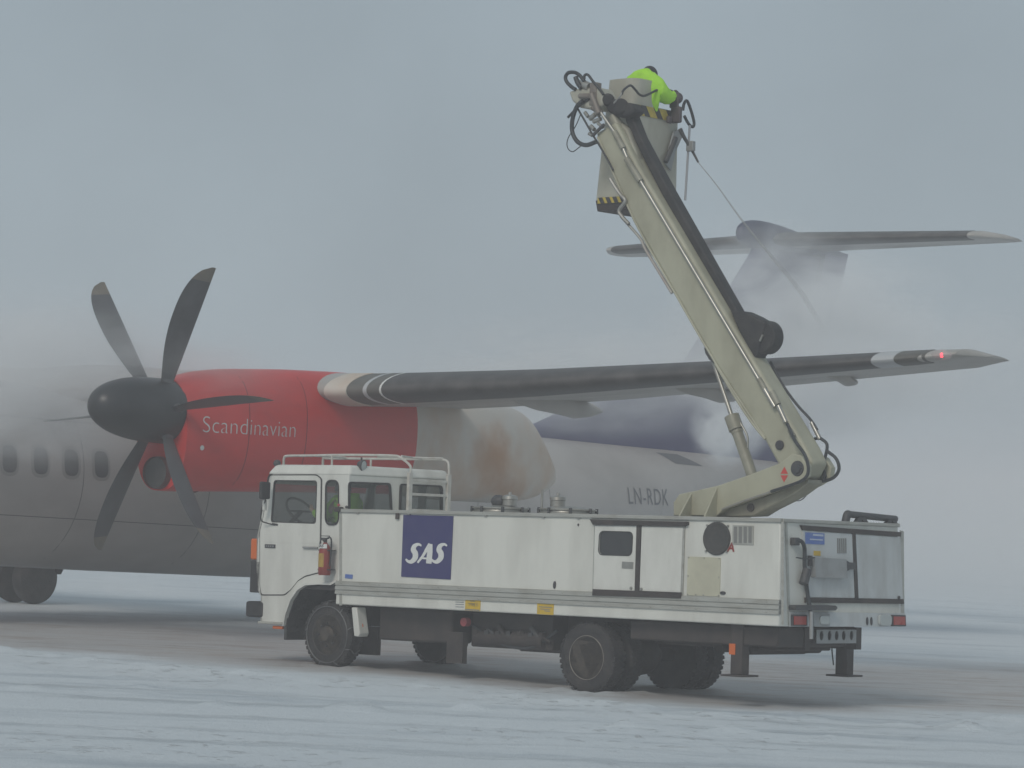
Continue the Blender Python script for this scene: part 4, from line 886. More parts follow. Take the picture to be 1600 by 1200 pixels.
    def strip(i, j):
        a, b = p_[i], p_[j]; fp.add([(a[0], CL, a[1]), (a[0], CR, a[1]), (b[0], CR, b[1]), (b[0], CL, b[1]), (a[0]+.02, CL, a[1]), (a[0]+.02, CR, a[1]), (b[0]+.02, CR, b[1]), (b[0]+.02, CL, b[1])], [(0, 1, 2, 3), (7, 6, 5, 4), (0, 4, 5, 1), (2, 6, 7, 3), (0, 3, 7, 4), (1, 5, 6, 2)])
    for i in (0, 3, 4, 5, 6): strip(i, i+1)
    a, b = p_[1], p_[3]
    for y0, y1 in ((CL, CL+.07), (CR-.07, CR)): fp.hexa([(b[0], y0, b[1]), (b[0]+.04, y0, b[1]), (b[0]+.04, y1, b[1]), (b[0], y1, b[1])], [(a[0], y0, a[1]), (a[0]+.04, y0, a[1]), (a[0]+.04, y1, a[1]), (a[0], y1, a[1])])
    fp.build('cab_front', CABW, cab)
    MB().add([(a[0]+.02, CL+.07, a[1]), (a[0]+.02, CR-.07, a[1]), (b[0]+.02, CR-.07, b[1]), (b[0]+.02, CL+.07, b[1])], [(0, 1, 2, 3)]).build('windscreen', GLASS, cab)
    # floor, arch liner
    MB().box((C(140, 960)[0], CL+.02, .92), (stR-.03, CR-.02, .97)).build('cab_floor', DARK, cab)
    MB().box((C(310, 1100)[0], CL+.03, .62), (C(310, 1100)[0]+.02, CR-.03, .95)).box((C(640, 900)[0]+.0, .40, .5), (C(640, 900)[0]+.02, CR-.4, .95)).build('arch_liner', DARK, cab)
    ar = [C(305, 1150), C(318, 1080), C(350, 990), C(392, 928), C(440, 898), C(520, 893), C(600, 897), C(636, 876)]
    ai = [C(300, 1150), C(312, 1070), C(345, 978), C(388, 915), C(438, 884), C(520, 877), C(600, 880), C(634, 866)]
    MB().loft([[Vector((p[0], CL-.04, p[1])), Vector((q[0], CL-.04, q[1])), Vector((q[0], CL+.03, q[1])), Vector((p[0], CL+.03, p[1]))] for p, q in zip(ar, ai)]).build('wheel_arch_flare', CABW, cab)
    MB().loft([[Vector((p[0]-.0, CL+.02, p[1]+.012)), Vector((p[0], CL+.02, p[1]-.02)), Vector((p[0], CL+.5, p[1]-.02)), Vector((p[0], CL+.5, p[1]+.012))] for p in ar]).build('wheel_arch_liner', BLACK, cab)
    a = T(457, 985, CL+.02); MB().box((a.x-.12, CL, T(450, 1000, CL).z), (a.x-.08, CL+.35, T(450, 978, CL).z+.1)).build('front_mud_flap', BLACK, cab)
    # step panel below door & bumper
    a, b = C(150, 966), C(300, 1135); MB().box((a[0]-.01, CL+.012, b[1]), (b[0]-.03, CL+.03, a[1]-.005)).build('step_panel', STEPP, cab, bevel=.01)
    MB().box((a[0]-.02, CL-.02, b[1]-.02), (b[0]-.0, CL+.2, b[1]+.01)).build('cab_step', STEPP, cab, bevel=.006)
    a, b = C(57, 995), C(147, 1100); MB().box((a[0], CL-.01, b[1]), (b[0]+.05, CR+.01, a[1])).build('front_bumper', BLACK, cab, bevel=.03)
    a, b = C(84, 742), C(118, 944); MB().box((a[0], CL-.0, b[1]), (b[0]+.06, CL+.25, a[1])).box((a[0], CR-.25, b[1]), (b[0]+.06, CR, a[1])).build('front_grille_corner', BLACK, cab, bevel=.015)
    a, b = C(86, 605), C(118, 738); MB().box((a[0], CL-.0, b[1]), (b[0]+.04, CL+.12, a[1])).build('turn_signal', ORANGE, cab, bevel=.02)
    a = T(430, 979, CL); MB().box((a.x-.07, CL+.02, a.z-.03), (a.x+.1, CL+.06, a.z+.01)).build('side_marker', ORANGE, cab, bevel=.01)
    # white guard behind the front wheel
    g = [T(x, y, .03) for x, y in ((549, 949), (557, 949), (562, 990), (560, 995), (553, 994))]; MB().prism([(p.x, .03, p.z) for p in g], (0, .16, 0)).build('rear_mudguard', CABW, tk, bevel=.01)
    a = T(565, 979, .1); MB().ball(a, .035, 8, (.7, .5, 1.3)).build('side_marker', ORANGE, tk)
    # mirror and arms
    TV = lambda zx, zy, lt: T(370+zx/4, 690+zy/4, lt)
    mr_ = MB().tube([TV(240, 522, CL-.01), TV(185, 508, CL-.06), TV(152, 488, CL-.12), TV(158, 410, CL-.14), TV(178, 372, CL-.14), TV(184, 300, CL-.12), TV(200, 215, CL-.05), TV(222, 205, CL-.01)], .008, 8).build('mirror_arm', BLACK, cab)
    c1, c2 = TV(160, 250, CL-.2), TV(178, 360, CL-.2); MB().box((c1.x, CL-.26, c2.z), (c1.x+.05, CL-.10, c1.z)).build('mirror', BLACK, mr_, bevel=.02)
    c1, c2 = TV(166, 365, CL-.13), TV(176, 430, CL-.13); MB().box((c1.x, CL-.15, c2.z), (c1.x+.04, CL-.10, c1.z)).build('mirror_housing', CABW, mr_, bevel=.01)
    a = C(240, 515); MB().cyl((a[0]-.02, CL-.03, a[1]), (a[0]+.06, CL-.01, a[1]-.01), .012, n=8).build('wiper_stub', BLACK, cab)
    # roof rack, ladder, lamps
    lA, lB = 1.02, 1.72
    rk = MB(); pA = [T(x, y, lA) for x, y in ((443, 728), (444, 716), (449, 712.5), (480, 712), (540, 711), (600, 711.5), (620, 712.5))]; rk.tube(pA, .016, 8, 4)
    zz = pA[-1].z
    lad_top = TR(628, 745, stR+.06)
    rk.tube([pA[-1], pA[-1]+Vector((.06, 0, -.02)), Vector((stR+.10, lA, zz-.12)), Vector((stR+.10, lA, zz-.25))], .016, 8, 4)
    q = [Vector((p.x, lB, zz-.01)) for p in pA[1:]]; q.insert(0, Vector((q[0].x, lB, zd+.02))); rk.tube(q+[Vector((stR+.06, lB, zz-.03)), Vector((stR+.10, lB, zz-.12)), Vector((stR+.10, lB, zz-.25))], .016, 8, 4)
    for x in (519,): m1 = T(x, 712, lA); rk.tube([m1, Vector((m1.x, lA, zt2-.02))], .014, 8, smooth=False); rk.tube([Vector((m1.x, lB, zz)), Vector((m1.x, lB, zt2-.02))], .014, 8, smooth=False)
    rk.tube([Vector((pA[3].x, lA, zz)), Vector((pA[3].x, lB, zz))], .012, 8, smooth=False); rk.tube([Vector((stR-.05, lA, zz)), Vector((stR-.35, lB, zz-.01))], .012, 8, smooth=False); rk.tube([Vector((stR-.0, lB, zz)), Vector((stR-.45, lA, zz-.01))], .012, 8, smooth=False)
    rk.build('roof_rack', RACK, cab)
    ld = MB()
    for lt in (lA, lB): ld.box((stR+.08, lt-.032, 1.2), (stR+.12, lt+.032, zz-.2))
    for yy in (772, 797, 750): 
        z = TR(640, yy, stR+.1).z; ld.box((stR+.088, lA, z-.016), (stR+.112, lB, z+.016))
    ld.build('ladder', RACK, cab, bevel=.004)
    c = T(566, 728, .35); lm = MB().lathe(Vector((stR-.03, .32, c.z)), (1, .25, -.1), [(-.06, .015), (-.05, .05), (0, .07), (.018, .073), (.02, .06)], 24).build('work_light', DARKG, cab)
    MB().lathe(Vector((stR-.03, .32, c.z))+Vector((.018, .004, 0)), (1, .25, -.1), [(0, .062), (.006, .05), (.008, .001)], 24).build('lamp_lens', CLEARL, lm)
    MB().tube([Vector((stR-.05, .32, zt2-.03)), Vector((stR-.05, .32, c.z+.10))], .012, 8, smooth=False).build('lamp_stalk', DARKG, lm)
    c = T(433, 724, .15); MB().ball((c.x, .15, c.z), .045, 10, (1.1, 1, 1)).cyl((c.x, .15, zt2-.02), (c.x, .15, c.z), .015, n=8).build('marker_lamp', DARKG, cab)
    # interior
    it = MB()
    for lt in (.27, 1.25):
        it.box((stR-.75, lt, 1.25), (stR-.28, lt+.5, 1.42)); it.box((stR-.28, lt+.04, 1.4), (stR-.20, lt+.46, 1.80)); it.box((stR-.75, lt+.1, .97), (stR-.3, lt+.4, 1.25))
    it.build('seats', SEAT, cab, bevel=.04)
    MB().box((C(150, 500)[0]+.05, CL+.05, 1.2), (C(150, 500)[0]+.32, CR-.05, 1.5)).build('dashboard', SEAT, cab, bevel=.04)
    c = T(470, 799, .5); ax = Vector((.75, 0, .65)).normalized(); u = Vector((0, 1, 0)); v_ = ax.cross(u)
    MB().tube([c+(u*math.cos(t*math.pi/14)+v_*math.sin(t*math.pi/14))*.21 for t in range(29)], .015, 8, 1).cyl(c, c-ax*.35, .03, n=10).tube([c-u*.2, c+u*.2], .014, 6, smooth=False).build('steering_wheel', BLACK, cab)
    MB().box((-1.25, CL+.05, .97), (stR-.1, CL+.1, 1.2)).build('door_liner', SEAT, cab)
    # small red knob on body front corner
    a = T(530, 792, .03); MB().box((a.x-.06, 0, a.z-.06), (a.x+.04, .07, a.z-.0)).build('hose_bracket', DARK, body, bevel=.01); MB().ball((a.x, .02, a.z+.02), .018, 8).build('red_knob', REDV, body)
    m_ = MB(); m_.box((a.x+.04, .02, a.z-.045), (a.x+.16, .05, a.z-.02)).ball((a.x+.12, .03, a.z), .018, 8); m_.build('bracket_bar', DARKG, body)
    # ---- boom
    LA = .95; TH = .30
    def B(x, y, lat=LA): q = T(x, y, lat); return Vector((q.x, lat, q.z))
    edgeL = [(930, 208), (987, 340), (1050, 452), (1115, 565), (1193, 685), (1222, 738)]
    edgeR = [(962, 190), (996, 258), (1050, 348), (1122, 470), (1199, 600), (1258, 698), (1270, 722), (1258, 746), (1240, 752)]
    bm = MB().prism([B(*p) for p in edgeL+edgeR[::-1]], (0, TH, 0)).build('main_boom', CREAM, tk, bevel=.035, seg=3)
    # bottom stiffening bead
    MB().tube([B(934, 214, LA-.0), B(992, 346, LA), B(1056, 460, LA), B(1120, 570, LA), B(1194, 682, LA)], .014, 8, 3).build('boom_edge_bead', CREAM, bm)
    MB().tube([B(1118, 568), B(1150, 622), B(1175, 660), B(1196, 686)], .018, 8, 3).build('boom_edge_bead', CREAM, bm)
    # chrome transfer tube with couplings
    RL = LA-.045
    rod = MB()
    for a, b in (((936, 172), (964, 212)), ((972, 228), (982, 252)), ((998, 278), (1190, 600))): rod.cyl(B(*a, RL), B(*b, RL), .020, n=14)
    rod.cyl(B(1190, 600, RL), B(1211, 636, RL), .028, n=14); rod = rod.build('transfer_pipe', CHROME, bm)
    for a, b, r in (((960, 206), (974, 232), .036), ((979, 248), (1001, 283), .038), ((1206, 612), (1216, 632), .036), ((1186, 592), (1195, 608), .03), ((1234, 672), (1240, 682), .03)): MB().cyl(B(*a, RL), B(*b, RL), r, n=16).build('pipe_coupling', CREAMD, rod)
    MB().cyl(B(1216, 634, RL), B(1228, 660, RL), .026, n=14).build('pipe_sleeve', CHROME, rod)
    for p0, p1, r in (((1195, 611), (1222, 655), .03),): pass
    # second light beam beside the pipe near the top
    MB().cyl(B(958, 182, LA+.1), B(1008, 282, LA+.1), .06, n=16).build('telescope_section', CREAMD, bm)
    MB().prism([B(x, y, LA+.08) for x, y in ((962, 186), (980, 200), (1000, 256), (986, 246))], (0, .12, 0)).build('telescope_cover', CREAMD, bm, bevel=.03)
    # energy chain on the back of the boom
    ch_ = [(968, 158), (984, 172), (1000, 213), (1023, 256), (1047, 300), (1100, 394), (1152, 486), (1175, 520), (1186, 562), (1150, 512), (1122, 470), (1080, 392), (1034, 305), (1006, 250), (978, 192)]
    cc = MB().prism([B(x, y, LA+.14) for x, y in ch_], (0, .16, 0)).build('cable_carrier', BLACK, tk, bevel=.02)
    MB().lathe(B(1188, 526, LA+.08), (0, 1, 0), [(0, .17), (.015, .185), (.18, .185), (.195, .17)], 44).build('carrier_loop', BLACK, cc)
    MB().prism([B(x, y, LA+.06) for x, y in ((1140, 484), (1160, 486), (1178, 494), (1196, 505), (1184, 552), (1178, 560), (1165, 545))], (0, .2, 0)).build('carrier_bracket', BLACK, cc, bevel=.02)
    MB().box(B(1189, 528, LA+.05)-Vector((.01, 0, .04)), B(1189, 528, LA+.05)+Vector((.01, .02, .04)), Matrix.Rotation(.5, 3, 'Y')).build('loop_clip', STEEL, cc)
    # rear hose down the boom
    HL = LA+TH+.02
    MB().tube([B(1204, 565, HL), B(1222, 600, HL), B(1245, 632, HL), B(1266, 655, HL), B(1277, 672, HL)], .016, 8).build('boom_hose', HOSE, bm)
    MB().cyl(B(1268, 660, HL), B(1281, 686, HL), .024, n=12).build('hose_fitting', STEEL, bm)
    MB().tube([B(1281, 684, HL), B(1270, 688, HL), B(1268, 706, HL), B(1278, 724, HL), B(1288, 738, HL), B(1288, 750, HL)], .018, 8).build('knuckle_hose', HOSE, bm)
    MB().tube([B(1281, 684, HL), B(1292, 694, HL), B(1290, 712, HL), B(1284, 728, HL), B(1290, 745, HL)], .018, 8).build('knuckle_hose', HOSE, bm)
    MB().tube([B(1291, 704, HL), B(1306, 716, HL), B(1311, 732, HL), B(1304, 745, HL), B(1290, 751, HL), B(1270, 752, HL), B(1258, 748, HL)], .019, 8).build('knuckle_hose', HOSE, bm)
    MB().tube([B(1230, 662, RL), B(1242, 688, RL-.06), B(1258, 712, RL-.09), B(1263, 735, RL-.10), B(1256, 749, RL-.10), B(1236, 758, RL-.09), B(1205, 768, RL-.08)], .018, 8).build('base_hose', HOSE, bm)
    for x, y, r, m in ((1219, 695.5, .052, INK), (1246, 731.5, .07, CREAMD)): 
        MB().lathe(B(x, y, LA), (0, -1, 0), [(0, r), (.02, r), (.03, r*.8), (.03, .001)], 28).build('pivot_pin', m, bm)
    MB().lathe(B(1246, 732, LA-.10), (0, -1, 0), [(0, .085), (.012, .08), (.014, .055), (.03, .05), (.032, .001)], 28).build('pivot_cap', DARKG, bm)
    # lift cylinder
    c1, c2, c3 = B(1115, 566, 1.1), B(1145, 655, 1.1), B(1176, 745, 1.1)
    cy = MB().cyl(c2, c3, .062, n=24).build('lift_cylinder', CREAMD, tk)
    MB().cyl(c1, c2, .026, n=16).build('piston_rod', CHROME, cy)
    d = (c3-c2).normalized(); MB().cyl(c2-d*.04, c2+d*.13, .085, n=24).cyl(c2+d*.14, c2+d*.17, .068, n=24).build('cylinder_head', CREAMD, cy)
    MB().tube([c2+Vector((.09, -.0, -.02)), c2+d*.2+Vector((.12, 0, 0)), c2+d*.35+Vector((.07, 0, 0))], .012, 8).build('cylinder_hose', CHROME, cy)
    MB().prism([B(x, y, 1.0) for x, y in ((1100, 543), (1108, 548), (1120, 572), (1108, 562), (1102, 552))], (0, .2, 0)).build('rod_bracket', DARKG, bm)
    # lower arm / turret
    arm = [(1052, 806), (1052, 785), (1061, 772), (1085, 767), (1120, 759), (1170, 742), (1217, 724), (1238, 708), (1252, 712), (1262, 728), (1260, 745), (1240, 757), (1205, 769), (1165, 783), (1132, 795), (1120, 806)]
    am = MB().prism([B(x, y, LA-.10) for x, y in arm], (0, .09, 0)).prism([B(x, y, LA-.10)+Vector((0, .44, 0)) for x, y in arm], (0, .09, 0)).prism([B(x, y, LA-.10)+Vector((0, .09, 0)) for x, y in ((1052, 806), (1054, 786), (1062, 776), (1120, 764), (1170, 750), (1196, 745), (1190, 768), (1132, 790), (1120, 806))], (0, .35, 0)).build('turret_arm', CREAM, tk, bevel=.012)
    und = [(1118, 808), (1130, 797), (1180, 780), (1222, 765), (1262, 748), (1262, 756), (1240, 772), (1222, 782), (1196, 795), (1178, 806)]
    MB().prism([B(x, y, LA+.0) for x, y in und], (0, .28, 0)).build('turret_underframe', CREAMD, am, bevel=.015)
    MB().cyl(B(1172, 793, LA-.02), B(1172, 793, LA-.02)+Vector((0, .3, 0)), .045, n=20).build('underframe_pin', DARK, am)
    MB().tube([B(1128, 796, LA-.12), B(1165, 782, LA-.12), B(1203, 769, LA-.12), B(1232, 758, LA-.12)], .012, 8).build('base_pipe', STEEL, am)
    MB().tube([B(1238, 782, HL), B(1250, 782, HL), B(1258, 776, HL), B(1262, 768, HL)], .006, 6).build('loose_wire', HOSE, am)
    for x in (1079, 1119):
        t_ = B(x, 771 if x < 1100 else 761, LA-.10); MB().prism([t_, Vector((t_.x, LA-.10, ZT)), Vector((t_.x, LA-.34, ZT))], (.02, 0, 0)).build('gusset', CREAM, am)
    MB().lathe((B(1085, 800, 1.07).x+.15, 1.07, ZT-.02), (0, 0, 1), [(0, .48), (.04, .48), (.05, .46), (.05, .01)], 40).build('slewing_ring', DARKG, am)
    m_ = MB()
    for s in (1, -1):
        c = B(1225.5, 741.5, LA-.10); m_.prism([c+Vector((-.05, -.003, s*.008)), c+Vector((.05, -.003, s*.008)), c+Vector((0, -.003, s*.085))], (0, .002, 0))
    m_.build('red_diamond_decal', DECALR, am, smooth=False)
    # boom head
    hd = [(888, 143), (903, 138), (936, 136), (943, 150), (941, 165), (930, 172), (905, 168), (893, 158)]
    hm = MB().prism([B(x, y, LA-.02) for x, y in hd], (0, .26, 0)).build('boom_head', CREAM2, tk, bevel=.03, seg=3)
    MB().box(B(920, 165, LA-.03), B(932, 128, LA-.03)+Vector((0, .1, 0))).cyl(B(905, 150, LA-.05), B(926, 150, LA-.05), .03).cyl(B(924, 146, LA-.06), B(936, 178, LA-.06), .035).cyl(B(940, 176, LA-.03), B(925, 168, LA-.03), .03).build('head_fittings', FITT, hm, bevel=.01)
    MB().cyl(B(913, 132, LA), B(921, 136, LA), .05).cyl(B(904, 127, LA), B(916, 140, LA), .025).build('head_valve', STEEL, hm)
    MB().cyl(B(950, 156, LA+.02), B(950, 156, LA+.25), .075).cyl(B(970, 166, LA+.0), B(970, 166, LA+.3), .09).prism([B(x, y, LA+.04) for x, y in ((944, 160), (950, 152), (966, 160), (984, 160), (992, 172), (978, 184), (962, 182), (948, 174))], (0, .22, 0)).build('knuckle_joint', BLACK, hm, bevel=.03)
    hz = lambda pts, r, nm='head_hose', lt=LA-.03: MB().tube([B(860+x*.225, 80+y*.225, lt) for x, y in pts], r, 10).build(nm, HOSE, hm)
    hz([(175, 265), (150, 250), (115, 215), (105, 180), (125, 150), (170, 148), (205, 170), (235, 210)], .022)
    hz([(175, 180), (190, 220), (215, 255)], .03); hz([(235, 195), (238, 168), (262, 165), (300, 215), (340, 260), (368, 300)], .016)
    hz([(225, 345), (190, 375), (165, 430), (150, 500), (155, 570), (190, 630), (250, 652), (320, 628)], .026, lt=LA-.06)
    hz([(270, 330), (210, 370), (150, 430), (122, 460)], .016); hz([(210, 440), (175, 520), (130, 590), (115, 640), (125, 680), (155, 698), (190, 675), (215, 655)], .006)
    hz([(190, 400), (225, 460), (265, 530), (290, 575), (350, 670), (400, 760), (435, 825)], .012)
    m_ = MB()
    for x, y, x2, y2, r in ((240, 425, 262, 455, .022), (275, 470, 310, 440, .03), (310, 425, 340, 450, .02), (280, 520, 305, 545, .025), (268, 572, 292, 585, .02), (300, 490, 350, 470, .025), (330, 500, 365, 530, .02)): m_.cyl(B(860+x*.225, 80+y*.225, LA-.02), B(860+x2*.225, 80+y2*.225, LA-.03), r, n=10)
    m_.build('head_couplings', STEEL, hm)
    tu = [B(860+x*.225, 80+y*.225, LA-.04) for x, y in ((300, 580), (372, 510))]; MB().cyl(*tu, .02).build('head_seam', DARKG, hm)
    # step bracket below basket
    MB().tube([B(860+x*.225, 80+y*.225, LA-.03) for x, y in ((415, 885), (455, 950), (490, 1000), (520, 1040), (478, 1105), (500, 1150), (545, 1200))], .022, 8).build('steel_bracket', STEEL, bm)
    MB().tube([B(970, 338, LA), B(1000, 372, LA), B(1010, 392, LA), B(1050, 458, LA-.0)], .018, 8).build('lower_pipe', REDP, bm)
    # ---- basket
    BL, BW = 1.34, .86
    K = lambda x, y: T(x, y, BL)
    c_t, c_b = K(993, 121), K(988, 338); l_t, l_b = K(948, 124), K(926, 327)
    zr = TR(1000, 160, (c_t.x)).z       # rim on the rear side
    zbt, ztop = l_b.z-.02, c_t.z
    def ring(z, ins=0):
        t = (z-zbt)/(ztop-zbt); x0 = l_b.x+(l_t.x-l_b.x)*t+ins; x1 = c_b.x+(c_t.x-c_b.x)*t-ins
        return [(x, y) for x, y in rrect(x0, BL+ins, x1, BL+BW-ins, .07, 5)]
    zm = zr-.02
    zs = [zbt+.12, zbt+.5, zbt+1., zm]
    bk = MB().loft([[Vector((x, y, z)) for x, y in ring(z)] for z in zs]+[[Vector((x, y, z)) for x, y in ring(z, .02)] for z in zs[::-1]], caps=False)
    bk = bk.build('basket', CREAM2, tk)
    MB().loft([[Vector((x, y, zbt)) for x, y in ring(zbt, .02)], [Vector((x, y, zbt+.12)) for x, y in ring(zbt+.12, -.004)]]).build('basket_base', DARK, bk)
    # raised wind shield wrapping the near corner
    R_ = ring(zm); npt = len(R_)
    cxy = Vector(((l_b.x+c_b.x)/2, BL+BW/2))
    def shield(z, o=0):
        pts = ring(z); out = []
        x0 = min(p[0] for p in pts); x1 = max(p[0] for p in pts)
        path = [(x0-o, BL+.30), (x0-o, BL+.10), (x0+.04, BL-o+.02), (x0+.14, BL-o), (x1-.14, BL-o), (x1-.04, BL-o+.03), (x1+o, BL+.12), (x1+o, BL+.40)]
        return [Vector((p.x, p.y, z)) for p in smooth_path([(a, b, 0) for a, b in path], 4)]
    a_, b_ = shield(zm-.01, .008), shield(ztop, .008); a2, b2 = shield(zm-.01, -.006), shield(ztop, -.006)
    MB().loft([a_, b_, b2, a2], caps=False, closed=False).build('wind_shield', CREAM2, bk)
    x1 = max(p[0] for p in ring(zm-.1)); st_m = MB(); 
    # hazard bands
    def band(z0, z1, y0, y1, xx, nm):
        o = MB().box((xx, y0, z0), (xx+.006, y1, z1)).build(nm, YEL, bk); n_ = 3; k_ = MB()
        for i in range(n_):
            u = y0+(y1-y0)*(i+.35)/n_; w2 = (y1-y0)/n_*.42; k_.prism([(xx+.007, u-.03, z1), (xx+.007, u-.03+w2, z1), (xx+.007, min(y1, u+.06+w2), z0), (xx+.007, u+.06, z0)], (.002, 0, 0))
        k_.build('black_stripe', INK, o, smooth=False); return o
    band(zm-.13, zm-.01, BL+.04, BL+BW-.1, x1+.002, 'hazard_band')
    zz0, zz1 = zbt+.06, zbt+.15; xa, xb = l_b.x+.08, c_b.x-.1
    hb = MB().box((xa, BL-.012, zz0+.02), (xb, BL-.006, zz1)).build('hazard_band', YEL, bk); k_ = MB()
    for i in range(4):
        u = xa+(xb-xa)*(i+.3)/4; k_.prism([(u-.02, BL-.014, zz1), (u+.04, BL-.014, zz1), (u+.08, BL-.014, zz0+.02), (u+.02, BL-.014, zz0+.02)], (0, -.002, 0))
    k_.build('black_stripe', INK, hb, smooth=False)
    V6 = lambda x, y, st: (lambda q: Vector((st, q.y, q.z)))(TR(860+x*.225, 80+y*.225, st))
    XR = x1+.03
    # clear panel + hand rail hose on the rear side
    a, b = V6(700, 180, XR-.03), V6(842, 375, XR-.03)
    MB().box((XR-.034, a.y, b.z), (XR-.028, b.y, a.z-.25)).build('clear_panel', clearmat('perspex', (.45, .46, .45), .45), bk)
    MB().tube([V6(x, y, XR+.03) for x, y in ((495, 300), (510, 268), (555, 238), (590, 268), (615, 298), (650, 310), (700, 290), (740, 270), (790, 266), (840, 275), (862, 300))], .014, 8).build('control_cable', HOSE, bk)
    MB().tube([V6(x, y, XR+.03) for x, y in ((440, 360), (480, 320), (500, 285), (530, 250))], .010, 8).build('guide_wire', STEEL, bk)
    cb = MB().box(V6(835, 400, XR-.05), V6(885, 310, XR+.08)).box(V6(830, 500, XR-.02), V6(920, 385, XR+.12)).box(V6(800, 500, XR), V6(850, 450, XR+.05)).ball(V6(880, 325, XR+.02), .07).build('control_box', DARKV, bk, bevel=.02)
    MB().tube([V6(x, y, XR+.05) for x, y in ((920, 410), (928, 365), (945, 343), (962, 370), (985, 440), (998, 500), (988, 526), (960, 505), (930, 450))], .018, 8).build('hose_guide', HOSE, bk)
    MB().cyl(V6(968, 515, XR+.06), V6(936, 1035, XR+.06), .014, n=8).build('drop_pole', POLE, bk)
    MB().prism([V6(850, 560, XR), V6(900, 540, XR), V6(905, 600, XR), V6(860, 700, XR), V6(830, 830, XR), V6(790, 780, XR)], (.02, 0, 0)).build('lance_bracket', GREYB, bk)
    MB().tube([V6(870, 600, XR+.03), V6(830, 700, XR+.03), V6(800, 770, XR+.03)], .03, 8, smooth=False).build('bracket_tube', DARKG, bk)
    n0, n1 = V6(885, 500, XR+.1), V6(1027, 772, XR+.25)
    nz = MB().tube([V6(900, 540, XR+.1), V6(930, 600, XR+.12), V6(985, 692, XR+.18), n1], (lambda t: .028-.016*t), 10).build('spray_nozzle', DARKG, bk)
    c = V6(975, 660, XR+.17); MB().box(c-Vector((.05, .03, .06)), c+Vector((.05, .03, .06))).build('nozzle_bracket', GREYB, nz, bevel=.01)
    tk['_'] = 0; del tk['_']
    return dict(n1=n1, BL=BL, BW=BW, zb=zbt+.14, x0=l_t.x, x1=c_t.x, zr=zr, ztop=ztop, stR=stR, CL=CL, XR=XR, V6=V6)
INKW = mat('tinted_pane', (.035, .037, .04), .15)
HATCH = mat('hatch_dark_mesh', (.05, .05, .048), .7, 0, (.1, .09, .08), .6, 25, bump=.6, bscale=150)
SLOT = mat('slot_grey', (.19, .19, .18), .6)
SIGNW = mat('sign_pale_print', (.45, .5, .6), .6)
SEAMT = mat('panel_joint_grey', (.40, .40, .37), .6)
GREYB = mat('grey_box_paint', (.30, .31, .31), .5, 0, (.15, .14, .13), .5, 6)
DARKG = mat('dark_grey_metal', (.055, .057, .062), .55, .2, (.12, .11, .1), .5, 8)
DARKV = mat('dark_control_box', (.07, .055, .06), .6, 0, (.1, .09, .09), .5, 8)
CLEARL = mat('clear_lamp_lens', (.42, .45, .44), .15)
CREAMD = mat('weathered_cream_metal', (.30, .29, .23), .5, .1, (.12, .10, .07), .6, 4)
FITT = mat('brown_fitting', (.20, .17, .15), .55, .3, (.3, .28, .24), .5, 8)
FLANGE = mat('worn_rim_flange', (.30, .26, .22), .5, .3, (.08, .07, .06), .6, 9)
LABELY = mat('dirty_yellow_label', (.42, .28, .05), .6, 0, (.25, .08, .04), .7, 22)
REDV = mat('faded_red_cap', (.35, .06, .07), .6)
REDP = mat('pipe_grey_paint', (.36, .35, .32), .45, .3, (.25, .12, .1), .5, 3)
RACK = mat('rack_white_paint', (.55, .54, .50), .5, 0, (.25, .2, .15), .5, 9)
CHAIN = mat('snow_chain_steel', (.12, .12, .12), .5, .5, (.3, .3, .3), .5, 14)
POLE = mat('pole_grey', (.35, .36, .38), .5)
STEPP = mat('step_grey_paint', (.42, .42, .38), .5, 0, (.2, .18, .14), .6, 6)
info = truck()

# ================================================================== FIRE EXTINGUISHER
def extinguisher():
    C = lambda zx, zy: T(370+zx/4, 690+zy/4, -.05)
    top, bt = C(552, 640), C(548, 835); m = (top+bt)/2; r = .075
    M = MT @ Matrix.Translation((m.x, -.05, bt.z))
    e = thing('fire_extinguisher', 'red fire extinguisher with yellow label mounted between the truck cab door and the box body', 'fire extinguisher', M)
    h = top.z-bt.z
    b = MB().lathe((0, 0, 0), (0, 0, 1), [(0, r*.9), (.02, r), (h-.1, r), (h-.04, r*.85), (h-.0, r*.45), (h+.02, .02)], 28).build('cylinder', RED, e)
    def wrap(z0, z1, a0, a1, rr, m_, nm):
        ring = []
        for i in range(13):
            a = rad(a0+(a1-a0)*i/12); ring.append([Vector((rr*math.sin(a), -rr*math.cos(a), z)) for z in (z0, z1)])
        v = [p for q in ring for p in q]; f = [(2*i, 2*i+2, 2*i+3, 2*i+1) for i in range(12)]
        return MB().add(v, f).build(nm, m_, b)
    wrap(h*.26, h*.70, -60, 35, r+.002, LABELY, 'yellow_label'); wrap(h*.86, h*1.0, -60, 60, r*1.02, LOGOW, 'name_band')
    v, f = text_mesh('SAS', .05, .001, off=.001, shear=.3); MB().add([Vector(((a := (p.x-.045)/r) and r*1.05*math.sin(a) or 0, -r*1.05*math.cos((p.x-.045)/r), h*.895+p.y)) for p in v], f).build('name_print', INK, b, smooth=False)
    MB().cyl((0, 0, h), (0, 0, h+.06), .022, n=12).box((-.07, -.012, h+.06), (.05, .012, h+.075)).box((-.06, -.012, h+.09), (.06, .012, h+.10)).ball((.0, -.02, h+.05), .025).build('valve', DARKG, e)
    MB().tube([(.03, -.01, h+.06), (.08, -.01, h+.08), (.10, 0, h+.03), (.085, .01, h-.15), (.085, 0, h*.3)], .010, 8).tube([(-.02, 0, h+.06), (-.07, 0, h+.05), (-.09, 0, h-.0)], .008, 8).build('hose', HOSE, e)
    MB().box((-.085, -.03, h*.16), (.085, .10, h*.20)).box((-.085, -.03, h*.78), (.085, .10, h*.82)).build('bracket_strap', DARKG, e)
extinguisher()

